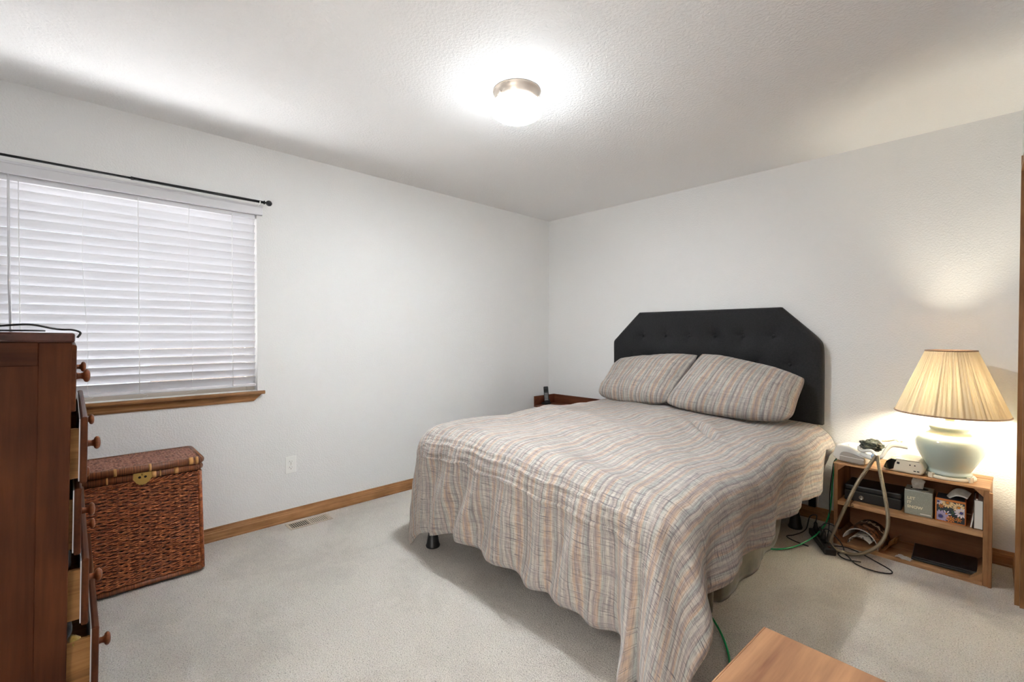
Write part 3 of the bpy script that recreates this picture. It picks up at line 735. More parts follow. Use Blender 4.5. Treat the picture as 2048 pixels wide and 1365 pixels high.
# smooth hem lengths
Ls = [p[2] for p in path]
for it in range(6): Ls = [Ls[0]]+[(Ls[k-1]+2*Ls[k]+Ls[k+1])/4 for k in range(1, len(Ls)-1)]+[Ls[-1]]
cols = []
for k, (ev, N, _, kind, th) in enumerate(path):
    L = Ls[k]; E = ev.co; col = [ev]
    T_ = Vector((-N.y, N.x))
    for r in range(1, ND+1):
        d = L*r/ND; ang = d/RR
        if ang < PI/2*.93: out, fall = RR*math.sin(ang), RR*(1-math.cos(ang)); rest = 0
        else:
            a0 = PI/2*.93; rest = d-a0*RR; out = RR*math.sin(a0)+rest*math.cos(a0)*.5; fall = RR*(1-math.cos(a0))+rest*.985
        g = sstep(.08, .5, d)
        if kind == 'CR':
            s = math.sin(2*th); out += rest*(.36*s)+.030*g*math.sin(th*4*2.0-1.0)*s; fall -= rest*.05*s
        elif kind == 'CL':
            s = math.sin(2*th); out += rest*(.03*s)+.02*g*math.sin(th*8)*s
        elif kind == 'F':
            x = E.x; u = (x-CX0)/(CX1-CX0)
            lean = x+.30*d
            f = math.sin(lean*2*PI/.215+2.2*fbm((x*1.2, d, 2), 1.6, 2))
            out += g*(.030*f*(.45+.55*(1-u))+.020*fbm((lean*2.2, d*.8, 4), 2, 3))
            out += rest*.22*sstep(2.27, 2.40, x)-.055*g*math.exp(-((x-2.255)/.055)**2)
            # stitched creases near the top of the foot drop
            for dc in (.115, .155, .235):
                q2 = d-dc-.012*fbm((x*3, dc*50, 1), 2, 2); out += (.007*math.exp(-((q2-.010)/.009)**2)-.006*math.exp(-(q2/.006)**2))
        elif kind == 'R':
            y = E.y; lean = y+.55*d
            out += g*(.030*math.sin(lean*2*PI/.42+.6)+.022*fbm((lean*2.2, d, 7), 2, 3))
        P = Vector((E.x+N.x*out, E.y+N.y*out, 0)); w = fbm((P.x*1.3, P.y*1.3, d*1.5), 7, 3)*.005
        z = E.z-fall; hemr = sstep(L-.03, L, d)*.012
        P = Vector((P.x+N.x*(w-hemr), P.y+N.y*(w-hemr), max(.012, z)))
        v = bm.verts.new(P); uvd[v] = (E.x+N.x*d, E.y+N.y*d); col.append(v)
    cols.append(col)
fs = []
for i in range(NXg):
    for j in range(NYg): fs.append(bm.faces.new((grid[i, j], grid[i, j+1], grid[i+1, j+1], grid[i+1, j])))
for a_, b_ in zip(cols, cols[1:]):
    for r in range(ND):
        q_ = [a_[r], a_[r+1], b_[r+1], b_[r]]
        if a_[r] is b_[r]: q_ = [a_[r], a_[r+1], b_[r+1]]
        fs.append(bm.faces.new(q_))
for f in fs:
    f.smooth = True
    for l in f.loops: l[uvl].uv = uvd[l.vert]
bmesh.ops.recalc_face_normals(bm, faces=bm.faces)
du = obj('duvet', bm, M_DUVET)
md = du.modifiers.new('thickness', 'SOLIDIFY'); md.thickness = .022; md.offset = -1
tag(du, 'crumpled beige striped duvet draped over the bed to near the floor', 'duvet')

# ------------------------------------------------------------------ pillows
def pillow(name, BLc, BRc, TLc, TRc, th, label, seed, u0):
    BLc, BRc, TLc, TRc = map(Vector, (BLc, BRc, TLc, TRc)); bm = nb(); uvl = bm.loops.layers.uv.new('UVMap'); uvd = {}
    n, m = 70, 46
    def P(u, v, side):
        b = BLc.lerp(BRc, u).lerp(TLc.lerp(TRc, u), v)
        nrm = ((BRc-BLc).cross(TLc-BLc)).normalized()
        cu_ = math.sin(PI*u); cv = math.sin(PI*v)
        # edges bow slightly in between the corner ears
        b += (BLc-TLc).normalized()*(.022*cu_*(.5-v)*-2*-1.0)+(BRc-BLc).normalized()*(.012*cv*(.5-u)*2*1.0)
        q4 = (abs(2*u-1)**5)*(abs(2*v-1)**5)
        b += (BLc.lerp(TRc, .5)-b)*(.11*q4*(.4 if (v > .5 and (u > .5 or seed > 3)) else 1))
        e = min(u, 1-u)*1.4; f_ = min(v, 1-v)
        prof = (1-(1-min(1, e/.46))**2.6)**.72*(1-(1-min(1, f_/.46))**2.6)**.72
        w = fbm((u*1.6+seed, v*1.2, side), 2.2, 4)*.014+fbm((u*4+seed, v*1.5, side), 3, 2)*.006
        return b+nrm*side*(th*prof*(1+.25*(.5-v))+w*min(1, prof*3)+.002)
    g = {}
    for s in (1, -1):
        for i in range(n+1):
            for j in range(m+1):
                if s < 0 and (i in (0, n) or j in (0, m)): g[s, i, j] = g[1, i, j]; continue
                v = bm.verts.new(P(i/n, j/m, s)); g[s, i, j] = v; uvd[v] = (u0+i/n*.70, j/m*.48+seed)
        for i in range(n):
            for j in range(m):
                q_ = (g[s, i, j], g[s, i+1, j], g[s, i+1, j+1], g[s, i, j+1])
                f = bm.faces.new(q_ if s > 0 else q_[::-1]); f.smooth = True
                for l in f.loops: l[uvl].uv = uvd[l.vert]
    bmesh.ops.recalc_face_normals(bm, faces=bm.faces)
    return tag(obj(name, bm, M_SHAM), label, 'pillow')
pillow('pillow', (.885, -.40, .725), (1.575, -.45, .728), (.965, -.21, 1.035), (1.695, -.175, 1.10), .105, 'striped pillow leaning on the headboard, nearer the corner of the room', 1.3, .0)
pillow('pillow', (1.545, -.50, .735), (2.385, -.42, .700), (1.715, -.20, 1.115), (2.405, -.175, .968), .110, 'striped pillow with pointed corner, nearer the lit table lamp', 4.7, .05)

# ------------------------------------------------------------------ low nightstand behind the bed with phone
ns_ = thing('nightstand', 'dark cherry nightstand with raised edges between bed and window wall', 'nightstand', (.42, -.18, 0))
def nsb(x0, x1, y0, y1, z0, z1, b=.003): return bx(x0-.42, x1-.42, y0+.18, y1+.18, z0, z1, b)
obj('top', nsb(.095, .76, -.33, -.025, .53, .55), M_CHERRY, ns_)
obj('gallery_side', nsb(.095, .113, -.33, -.025, .55, .637), M_CHERRY, ns_)
obj('gallery_side', nsb(.742, .76, -.33, -.025, .55, .637), M_CHERRY, ns_)
obj('gallery_back', nsb(.113, .742, -.043, -.025, .55, .637), M_CHERRY, ns_)
obj('carcass', nsb(.11, .745, -.31, -.03, .12, .53), M_CHERRY, ns_)
dw = obj('drawer', nsb(.13, .725, -.325, -.31, .34, .50), M_CHERRY, ns_)
obj('knob', lathe(nb(), [(.006, 0), (.006, .012), (.015, .016), (.014, .024), (.003, .027)], 16, Matrix.Translation((.0, -.145, .42)) @ Matrix.Rotation(PI/2, 4, 'X')), M_KNOB, dw)
for x in (.13, .725):
    for y in (-.295, -.045): obj('leg', nsb(x-.02, x+.02, y-.02, y+.02, 0, .12), M_CHERRY, ns_)
pc = thing('phone_cradle', 'small black phone cradle on the cherry nightstand', 'phone cradle', (.145, -.20, .55))
obj('base', bx(-.030, .034, -.04, .04, 0, .022, .008, seg=2), M_BLACKP, pc); obj('back_rest', bx(-.02, .03, .015, .032, .02, .05, .005), M_BLACKP, pc)
ph = thing('cordless_phone', 'black cordless phone handset standing in its cradle by the corner', 'phone', (.148, -.195, .575), (math.radians(-16), math.radians(-6), math.radians(35)))
obj('handset', bx(-.024, .024, -.011, .013, 0, .155, .008, seg=2), M_BLACKP, ph)
obj('earpiece', bx(-.010, .010, -.0122, -.010, .140, .145, .0005), M_DARKP, ph)
obj('screen', bx(-.016, .016, -.0122, -.0105, .098, .130, .0005), M_DARKP, ph)
M_KEY = plain('grey keys', lin(150, 150, 150), .5)
for r in range(5):
    for c_ in range(3): obj('key', bx(-.0165+c_*.012, -.0075+c_*.012, -.0128, -.0108, .018+r*.0145, .026+r*.0145, .001), M_KEY, ph)

# ------------------------------------------------------------------ crate side table and what is on it
CA = math.radians(-2.5); CO = Vector((2.588, -.352, 0))
CM = Matrix.Translation(CO) @ Matrix.Rotation(CA, 4, 'Z')
def cw(x, y, z): return CM @ Vector((x, y, z))
crt = thing('wooden_crate', 'pine crate on end used as a two-shelf bedside table', 'crate', CO, (0, 0, CA))
CW, CD, CHT = .645, .30, .490
for k, (y0, y1) in enumerate(((0, .215), (.222, CD))): obj('top_plank', bx(-.002, CW+.002, y0, y1, CHT-.011, CHT, .0015), M_CRATE, crt)
for x0, x1 in ((0, .020), (CW-.020, CW)):
    obj('end_panel', bx(x0, x1, .002, CD, 0, CHT-.011, .002), M_CRATEZ, crt)
obj('front_cleat', bx(CW-.001, CW+.012, -.003, .020, .0, CHT-.020, .0015), M_CRATEZ, crt)
obj('shelf', bx(.020, CW-.020, .002, CD-.008, .240, .264, .002), M_CRATE, crt)
for y0, y1 in ((0, .14), (.146, CD)): obj('bottom_plank', bx(.02, CW-.02, y0, y1, .006, .020, .0015), M_CRATE, crt)
obj('bottom_rail', bx(.02, CW-.02, .0, .02, 0, .006), M_CRATE, crt)
for z0, z1 in ((.02, .238), (.266, CHT-.012)): obj('back_panel', bx(.02, CW-.02, CD-.008, CD, z0, z1), M_CRATEB, crt)
for (cx, cz, sx, sz) in ((.020, CHT-.011, 1, -1), (CW-.020, CHT-.011, -1, -1), (CW-.020, .020, -1, 1), (.020, .020, 1, 1)):
    b = nb(); s_ = .035 if sz < 0 else .045
    prism(b, [(cx, cz), (cx+sx*s_, cz), (cx, cz+sz*s_)], .001, CD-.02); obj('corner_block', b, M_CRATEZ, crt)

# table lamp
LX, LY = 3.082, -.247
lamp = thing('table_lamp', 'pale green ceramic table lamp with lit pleated shade on the crate', 'lamp', (LX, LY, CHT))
obj('stand', lathe(nb(), [(.104, 0), (.106, .004), (.106, .012), (.102, .016), (.094, .017), (.088, .016)], 48), M_CREAMP, lamp)
for k in range(4):
    a = k*PI/2+.9; obj('stand_foot', box(nb(), -.010, .010, -.006, .008, .001, .024, .002, M=Matrix.Rotation(a, 4, 'Z') @ Matrix.Translation((0, .103, 0))), M_CREAMP, lamp)
bp = [(.086, .017), (.090, .020), (.091, .028), (.086, .034), (.085, .040), (.088, .046), (.099, .066), (.116, .098), (.131, .130), (.139, .158), (.1405, .180), (.136, .200), (.124, .215), (.106, .226), (.093, .232), (.084, .238), (.079, .244), (.078, .250), (.082, .256), (.084, .264), (.081, .272), (.070, .281), (.052, .290), (.034, .297), (.020, .301)]
obj('base', lathe(nb(), bp, 64), M_GLAZE, lamp, True)
obj('neck', lathe(nb(), [(.019, .300), (.019, .312), (.021, .314), (.021, .320), (.012, .322), (.010, .345), (.015, .348), (.015, .395), (.012, .40)], 24), M_CREAMP, lamp)
sz0, sz1, sr0, sr1 = .342, .676, .226, .101
NP = 66
def rip(a, t): return .022*math.sin(a*NP+.9*math.sin(a*3)+.5*math.sin(a*7))*(.6+.4*t)+.006*math.sin(a*17+1.0)
sh = lathe(nb(), [(sr0+(sr1-sr0)*k/10, sz0+(sz1-sz0)*k/10) for k in range(11)], NP*8, None, (False, False), rip)
sho = obj('lamp_shade', sh, M_SHADE, lamp)
for r, z in ((sr0, sz0), (sr1, sz1)):
    t = nb(); tube(t, [(1.008*r*math.cos(2*PI*k/72), 1.008*r*math.sin(2*PI*k/72), z) for k in range(73)], .0042, 8, False, 0, 1.0); obj('shade_trim', t, M_TRIM, sho)
sp = nb()
for k in range(3): tube(sp, [(0, 0, sz1-.02), (sr1*math.cos(k*2.094), sr1*math.sin(k*2.094), sz1-.004)], .0016, 6)
obj('spider', sp, M_BRASS, sho)
obj('harp', tube(nb(), spline([(.012, 0, .35), (.045, 0, .40), (.055, 0, .48), (.045, 0, .58), (0, 0, .655), (-.045, 0, .58), (-.055, 0, .48), (-.045, 0, .40), (-.012, 0, .35)], 6), .0018, 6), M_BRASS, lamp)
obj('bulb', lathe(nb(), [(.012, .402), (.017, .42), (.032, .445), (.040, .470), (.038, .492), (.028, .508), (.014, .517), (.002, .520)], 20), M_BULB, lamp, True)

# breathing machine with water tank (left) on the crate
ml = thing('breathing_machine', 'white sloping breathing machine with clear water tank on the crate', 'medical device', cw(.055, .10, CHT), (0, 0, math.radians(-14)))
b = nb(); prism(b, [(v_.x, max(0, v_.z)) for v_ in spline([(x_, 0, z_) for x_, z_ in [(-.065, .030), (-.055, .016), (-.030, .003), (.03, .001), (.085, .001), (.098, .010), (.10, .035), (.096, .055), (.062, .068), (.022, .095), (-.010, .100), (-.036, .098), (-.050, .086)]], 4, True)], -.062, .085, None, .010, 3); obj('housing', b, M_DEVICE, ml)
b = nb(); prism(b, [(v_.x, v_.z) for v_ in spline([(x_, 0, z_) for x_, z_ in [(-.018, .012), (.04, .009), (.094, .009), (.104, .018), (.104, .042), (.075, .052), (.030, .063), (-.004, .062), (-.020, .046), (-.022, .026)]], 4, True)], -.074, -.058, None, .004, 2); tk = obj('water_tank', b, M_TANK, ml)
obj('tank_seam', bx(-.02, .104, -.0755, -.074, .036, .039), M_DEVICE, tk)
obj('display', bx(-.0015, .0015, -.040, -.004, -.016, .020, .001, M=Matrix.Translation((-.0575, 0, .064)) @ Matrix.Rotation(math.radians(15), 4, 'Y')), plain('brown display', lin(96, 74, 52), .2), ml)
obj('vent_slot', bx(-.012, .010, -.03, -.027, .0985, .1005), M_VOID, ml)
# second machine (right)
mr = thing('nebulizer', 'cream rounded nebulizer with black window beside the lamp base', 'medical device', cw(.315, .085, CHT), (0, 0, math.radians(-4)))
b = nb(); prism(b, [(v_.x, max(0, v_.z)) for v_ in spline([(x_, 0, z_) for x_, z_ in [(-.085, .014), (-.060, .002), (0, .001), (.064, .001), (.082, .010), (.089, .034), (.082, .060), (.062, .076), (.01, .079), (-.040, .078), (-.070, .056)]], 4, True)], -.065, .09, None, .012, 3); obj('housing', b, M_CREAMP, mr)
b = nb(); prism(b, [(-.083, .016), (-.058, .008), (-.040, .016), (-.034, .050), (-.026, .068), (-.050, .070), (-.072, .052)], -.0672, -.06, None, .002, 1); obj('black_window', b, M_DARKP, mr)
obj('lid_seam', bx(-.03, .07, -.0662, -.064, .0715, .0730), M_VOID, mr)
for x, z in ((-.020, .052),): obj('switch', bx(x-.006, x+.006, -.0675, -.064, z-.006, z+.006, .001), M_BLACKP, mr)
for x in (.030, .050): obj('port', lathe(nb(), [(.0038, 0), (.003, .003)], 10, Matrix.Translation((x, -.064, .050)) @ Matrix.Rotation(PI/2, 4, 'X')), M_BLACKP, mr)
for x in (.050, .064): obj('foot_slot', bx(x-.005, x+.005, -.0665, -.062, .018, .023), M_BLACKP, mr)
# mask frame and head strap lying across the machines
mk = thing('breathing_mask', 'white curved mask frame with dark olive strap lying on the machines', 'mask', cw(.185, .06, .555))
def ribbon(pts, w, th, per=8, side=(0, 1, .35)):
    P = spline(pts, per); bm = nb(); rings = []
    for i, p in enumerate(P):
        t = (P[min(i+1, len(P)-1)]-P[max(i-1, 0)]).normalized(); s = Vector(side); s = (s-t*s.dot(t)).normalized(); n = t.cross(s)
        ww = w(i/(len(P)-1)) if callable(w) else w
        rings.append([bm.verts.new(p+s*a*ww+n*c*th) for a, c in ((-1, -.6), (-.6, -1), (.6, -1), (1, -.6), (1, .6), (.6, 1), (-.6, 1), (-1, .6))])
    for a, c in zip(rings, rings[1:]):
        for k in range(8): bm.faces.new((a[k], a[(k+1) % 8], c[(k+1) % 8], c[k])).smooth = True
    bm.faces.new(rings[0][::-1]); bm.faces.new(rings[-1]); bmesh.ops.recalc_face_normals(bm, faces=bm.faces); return bm
obj('mask_frame', ribbon([(-.070, -.03, .046), (-.066, -.045, .030), (-.046, -.062, .028), (-.022, -.07, .036), (-.002, -.075, .034), (.012, -.08, .012), (.026, -.078, .004), (.042, -.07, .020), (.056, -.05, .052), (.074, -.03, .076), (.10, -.01, .080), (.14, .01, .074)], lambda t: .0085+.007*sstep(.72, .92, t), .0050, 8, (.25, .45, .9)), M_DEVICE, mk)
obj('mask_cushion', ribbon([(-.055, -.05, .010), (-.030, -.07, .004), (.0, -.08, -.002), (.018, -.08, -.002)], .013, .009, 8, (0, .5, .9)), M_DEVICE, mk)
obj('swivel', lathe(nb(), [(.013, -.012), (.013, .006), (.008, .010), (.002, .011)], 16, Matrix.Translation((.006, -.092, .012)) @ Matrix.Rotation(1.1, 4, 'X')), plain('blue grey plastic', lin(150, 170, 196), .3), mk)
st = nb(); bmesh.ops.create_icosphere(st, subdivisions=5, radius=1)
for v in st.verts:
    c = v.co.copy(); n_ = fbm(c+Vector((2, 0, 0)), 1.7, 4)*.35+.12*abs(math.sin(c.x*6+c.z*5+2*noise.noise(c*2)))
    v.co = Vector((-.016+c.x*.050*(1+n_), -.022+c.y*.038*(1+n_), .060+c.z*.028*(1+n_)))
obj('head_strap', st, M_OLIVE, mk, True)
obj('strap_end', ribbon([(.03, .0, .088), (.06, .01, .092), (.088, .01, .102), (.105, .01, .094), (.118, .01, .098)], .006, .0018), m_cloth('beige strap', lin(150, 136, 104), lin(184, 168, 132), 90, .3), mk)
# corrugated hose loop
hose_pts = [cw(.208, -.045, .578), cw(.172, -.058, .50), cw(.125, -.058, .40), cw(.085, -.062, .29), cw(.048, -.066, .18), cw(.018, -.075, .085), cw(.012, -.10, .028), cw(.055, -.125, .014), cw(.13, -.125, .018), cw(.19, -.105, .050), cw(.238, -.085, .105), cw(.262, -.070, .175), cw(.266, -.062, .25), cw(.254, -.056, .34), cw(.238, -.052, .43), cw(.222, -.048, .52), cw(.214, -.045, .578)]
hp = spline(hose_pts, 84)
hs = nb(); NH = len(hp)
tube(hs, hp, lambda t: 0.0090+.0011*math.sin(t*(NH-1)*PI/2.0*.999), 10)
hose = tag(obj('breathing_hose', hs, plain('hose grey-brown', lin(150, 138, 116), .32, .35)), 'corrugated grey hose looping from the mask to the floor', 'hose')

# lockbox on the shelf
SZ = .264
lb = thing('lockbox', 'flat black lockbox with round key lock on the crate shelf', 'lockbox', cw(.040, .06, SZ))
obj('body', bx(0, .262, 0, .20, 0, .058, .005, seg=2), M_BLACKP, lb); obj('lid', bx(.0, .262, .004, .20, .060, .092, .007, seg=2), M_BLACKP, lb)
obj('edge_strip', bx(.004, .258, -.002, .002, .055, .061, .001), plain('dark grey edge', lin(60, 58, 54), .35), lb)  # strip along the seam, slightly paler than the box
obj('lock', lathe(nb(), [(.012, -.001), (.012, .004), (.009, .005), (.009, .001), (.003, .001), (.003, .003)], 20, Matrix.Translation((.082, 0, .028)) @ Matrix.Rotation(PI/2, 4, 'X')), M_STEEL, lb)
tag(obj('thin_cord', tube(nb(), spline([cw(.090, .055, SZ+.006), cw(.088, .010, SZ+.004), cw(.085, -.006, SZ-.004), cw(.083, -.006, SZ-.022)], 6)+spline([cw(.084, -.007, SZ-.022), cw(.10, -.007, SZ-.012)], 2)[1:], .0014, 6), M_CABLE), 'thin black cord hanging over the shelf edge under the lockbox', 'cord')

# tissue box with lettering
M_SILV = Nt('grey winter carton'); vv = M_SILV.coords(); sn = M_SILV.noise(vv, 330, 2, .6)
M_SILV.set(Base_Color=M_SILV.ramp(sn, [(.60, lin(150, 152, 138)), (.68, lin(210, 210, 196))]), Roughness=.5); M_SILV = M_SILV.m
tb = thing('tissue_box', 'grey tissue box reading LET IT SNOW with tissue up', 'tissue box', cw(.318, .045, SZ))
obj('carton', bx(0, .117, 0, .117, 0, .135, .003), M_SILV, tb)
obj('top_opening', lathe(nb(), [(.034, .1345), (.034, .1362)], 24, Matrix.Translation((.058, .058, 0)) @ Matrix.Diagonal((1.1, .8, 1, 1))), M_VOID, tb)
M_LET = plain('pale lettering', lin(226, 220, 190), .5)
def letter(me, parent, loc, mat, rot=(PI/2, 0, 0)):
    o = obj('lettering', me, mat, parent); o.location = loc; o.rotation_euler = rot; return o
letter(text_mesh('LET\nIT\nSNOW', .0208, bold=.0008), tb, (.012, -.0006, .0835), M_LET)
letter(text_mesh('softness', .010, bold=.0002), tb, (.066, -.0006, .011), plain('white print', lin(228, 228, 220), .5)) if False else None
obj('print_strip', bx(.066, .110, -.0008, .0, .011, .016), plain('white print', lin(222, 222, 214), .5), tb)
def tissue(pts, parent, side, name='tissue'):
    return obj(name, ribbon(pts, lambda t: .024*(.8+.4*math.sin(t*2.2)), .0022, 8, side), M_TISSUE, parent, True)
tissue([(.050, .052, .125), (.052, .048, .150), (.052, .044, .172), (.058, .040, .188), (.066, .038, .196)], tb, (1, .35, 0))
# floral tissue box
fb = thing('tissue_box', 'dark floral tissue box with orange edges beside the grey one', 'tissue box', cw(.444, .045, SZ))
M_ORG = plain('orange carton edge', lin(206, 122, 58), .5); M_NAVY = plain('navy floral ground', lin(44, 54, 62), .5)
obj('carton', bx(0, .117, 0, .117, 0, .122, .002), M_ORG, fb)
obj('front_print', bx(.006, .113, -.0010, .001, .006, .112), M_NAVY, fb)
obj('top_print', bx(.005, .112, .005, .112, .121, .1230), M_NAVY, fb)
M_PET = [plain('white petal', lin(226, 220, 226), .6), plain('cream petal', lin(232, 204, 150), .6), plain('lilac petal', lin(168, 160, 196), .6), plain('orange petal', lin(222, 136, 62), .6)]
M_CEN = [plain('blue flower centre', lin(60, 62, 130), .6), plain('orange flower centre', lin(220, 140, 50), .6)]
M_LEAF = plain('green leaf print', lin(62, 96, 66), .6)
FD = [-.0013]
def flower(cx, cz, r, np_, pm, cm):
    bm = nb(); FD[0] -= .00015; fy = FD[0]
    for k in range(np_):
        a = 2*PI*k/np_; pts = []
        for s, w in ((.22, .0), (.55, .15), (.85, .13), (1, 0), (.85, -.13), (.55, -.15)):
            x, z = s*math.cos(a)-w*math.sin(a), s*math.sin(a)+w*math.cos(a); pts.append((min(.112, max(.007, cx+x*r)), min(.111, max(.007, cz+z*r))))
        try: bm.faces.new([bm.verts.new((x, fy-.000012*k, z)) for x, z in pts])
        except ValueError: pass
    f = obj('flower', bm, pm, fb)
    lathe_b = lathe(nb(), [(r*.24, 0), (r*.2, .0004)], 10, Matrix.Translation((min(.108, max(.01, cx)), fy-.0003, min(.108, max(.01, cz)))) @ Matrix.Rotation(PI/2, 4, 'X')); obj('flower_centre', lathe_b, cm, f)
for a in ((.048, .104, .028, 13, M_PET[1], M_CEN[1]), (.090, .088, .026, 13, M_PET[1], M_CEN[1]), (.100, .064, .028, 12, M_PET[0], M_CEN[0]), (.044, .046, .019, 6, M_PET[0], M_CEN[1]), (.012, .104, .018, 10, M_PET[0], M_CEN[0]), (.022, .028, .034, 14, M_PET[2], M_CEN[0]), (.060, .022, .019, 9, M_PET[3], M_CEN[1]), (.090, .026, .014, 7, M_PET[3], M_CEN[1]), (.024, .082, .012, 7, M_PET[3], M_CEN[1])): flower(*a)
lf = nb()
for k in range(16):
    x, z, a = random.uniform(.02, .10), random.uniform(.02, .10), random.uniform(0, 6.3)
    lf.faces.new([lf.verts.new((x+s*math.cos(a)-w*math.sin(a), -.0012, z+s*math.sin(a)+w*math.cos(a))) for s, w in ((0, 0), (.007, .003), (.014, 0), (.007, -.003))])
obj('leaves', lf, M_LEAF, fb)
tissue([(.045, .05, .118), (.060, .045, .140), (.080, .040, .158), (.105, .036, .160), (.128, .034, .150)], fb, (0, 1, .6))
# books at the end of the shelf
bk1 = thing('book', 'thin brown book leaning at the right end of the shelf', 'book', cw(.574, .05, SZ), (0, math.radians(8), 0))
obj('cover', bx(0, .009, 0, .17, 0, .158, .001), plain('brown cover', lin(120, 66, 38), .5), bk1); obj('pages', bx(.002, .007, -.0015, .165, .003, .155), M_PAPER, bk1)
bk2 = thing('book', 'thick dark book with pale page edges at the right end of the shelf', 'book', cw(.588, .04, SZ))
obj('pages', bx(.003, .033, .002, .16, .004, .146), M_PAPER, bk2); cv = nb(); box(cv, 0, .003, 0, .165, 0, .150); box(cv, .033, .0365, 0, .165, 0, .150); box(cv, 0, .0365, .162, .165, 0, .150)
obj('cover', cv, M_BLACKP, bk2)
# laptop and paper on the bottom
lp = thing('laptop', 'closed black laptop lying on the bottom of the crate', 'laptop', cw(.352, .030, .020), (0, 0, math.radians(1.5)))
obj('base', bx(0, .258, 0, .225, .002, .014, .003), M_BLACKP, lp); obj('lid', bx(0.001, .257, .002, .225, .0145, .022, .003), plain('black laptop lid', lin(26, 24, 25), .3), lp)
for x in (.02, .24): obj('rubber_foot', bx(x-.006, x+.006, .01, .018, 0, .003), M_BLACKP, lp)
pp = thing('receipt', 'small crumpled printed paper in front of the closed laptop', 'paper', cw(.285, .005, .0205), (0, 0, -.25))
b = nb(); gq = {}
for i in range(9):
    for j in range(5): gq[i, j] = b.verts.new((i*.0085, j*.013+.004*math.sin(i*.9), .001+.004*abs(math.sin(i*.8+j))))
for i in range(8):
    for j in range(4): b.faces.new((gq[i, j], gq[i+1, j], gq[i+1, j+1], gq[i, j+1]))
q = Nt('printed paper'); v_ = q.coords((1, 1, .1)); wv_ = q.n('ShaderNodeTexWave', _bands_direction='Y'); q.l(v_, wv_.inputs[0]); wv_.inputs['Scale'].default_value = 40; wv_.inputs['Distortion'].default_value = 3
q.set(Base_Color=q.ramp(wv_.outputs['Fac'], [(.55, lin(232, 228, 224)), (.75, lin(150, 146, 148))]), Roughness=.8)
obj('sheet', b, q.m, pp)
# rolled magazine
mg = thing('magazine', 'curled dark magazine arching inside the bottom of the crate', 'magazine', cw(.125, .02, .0205), (0, 0, math.radians(-8)))
q = Nt('magazine cover'); v_ = q.coords(); nz1 = q.noise(v_, 38, 3, .6)
q.set(Base_Color=q.ramp(nz1, [(.36, lin(52, 36, 26)), (.46, lin(112, 72, 44)), (.54, lin(150, 98, 60)), (.61, lin(92, 86, 82)), (.70, lin(206, 166, 112))], 'CONSTANT'), Roughness=.3); M_COVER = q.m
def arch(ry, rz, off, y0, y1, a0, a1, n=26):
    bm = nb(); prev = None; rows = []
    for k in range(n+1):
        a = a0+(a1-a0)*k/n
        rows.append([bm.verts.new(((ry+o)*math.cos(a), y, (rz+o)*math.sin(a))) for o in (off, off-.0035) for y in (y0, y1)])
    for A, B in zip(rows, rows[1:]):
        for i, j in ((0, 1), (1, 3), (3, 2), (2, 0)): bm.faces.new((A[i], A[j], B[j], B[i]))
    bm.faces.new((rows[0][0], rows[0][2], rows[0][3], rows[0][1])); bm.faces.new((rows[-1][0], rows[-1][1], rows[-1][3], rows[-1][2]))
    bmesh.ops.recalc_face_normals(bm, faces=bm.faces); return bm
obj('cover', arch(.092, .104, 0, 0, .20, .02, PI-.02), M_COVER, mg, True)
obj('pages', arch(.092, .100, -.0038, .002, .197, .04, PI-.04), M_PAPER, mg, True)
q = Nt('inner page print'); nz2 = q.noise(q.coords(), 45, 2)
q.set(Base_Color=q.ramp(nz2, [(.5, lin(214, 210, 200)), (.58, lin(96, 92, 90))], 'LINEAR'), Roughness=.5)
obj('loose_page', tube(nb(), spline([(-.074, -.004, .02), (-.062, -.004, .05), (-.035, -.004, .052), (-.02, -.004, .03), (.02, -.004, .018), (.07, -.004, .012)], 5), .0016, 6), q.m, mg) if False else obj('loose_page', arch(.060, .052, 0, -.002, .17, .6, PI+.25), q.m, mg, True)
cb = nb(); cpts = spline([(.086, 0, .004), (.100, 0, .006), (.118, 0, .018), (.130, 0, .044), (.136, 0, .074), (.146, 0, .082)], 4); rws = [[cb.verts.new((v_.x+.012*(y_-.03)/.12*0+(.010 if y_ > .1 else 0), y_, v_.z)) for y_ in (.0, .05, .10, .15)] for v_ in cpts]
for a_, b_ in zip(rws, rws[1:]):
    for k in range(3): cb.faces.new((a_[k], a_[k+1], b_[k+1], b_[k]))
bmesh.ops.solidify(cb, geom=cb.faces[:], thickness=.002)
obj('back_cover', cb, m_wicker('tan back cover', lin(150, 110, 70), lin(190, 150, 104), lin(220, 186, 140)), mg)
# masthead letters bent over the arch
M_MAST = plain('masthead print', lin(232, 220, 196), .5)
for i, c_ in enumerate('UMAX'):
    me = text_mesh(c_, .050, bold=.0012)
    a = 1.78-i*.38
    o = obj('lettering', me, M_MAST, mg)
    nrm = Vector((math.cos(a)/.092, 0, math.sin(a)/.104)).normalized(); tx = Vector((nrm.z, 0, -nrm.x)); ty = Vector((0, 1, 0))
    base = Vector((.092*math.cos(a), .12, .104*math.sin(a)))+nrm*.0028-tx*.018
    o.matrix_local = Matrix(((tx.x, ty.x, nrm.x, base.x), (tx.y, ty.y, nrm.y, base.y), (tx.z, ty.z, nrm.z, base.z), (0, 0, 0, 1)))
a = 1.32; nrm = Vector((math.cos(a), 0, math.sin(a))); tx = Vector((math.sin(a), 0, -math.cos(a)))
o = obj('cover_badge', bx(-.026, .026, -.011, .011, 0, .0008), plain('pale badge', lin(190, 150, 116), .5), mg)
o.matrix_local = Matrix(((tx.x, 0, nrm.x, .0935*math.cos(a)), (0, 1, 0, .06), (tx.z, 0, nrm.z, .1050*math.sin(a)), (0, 0, 0, 1)))

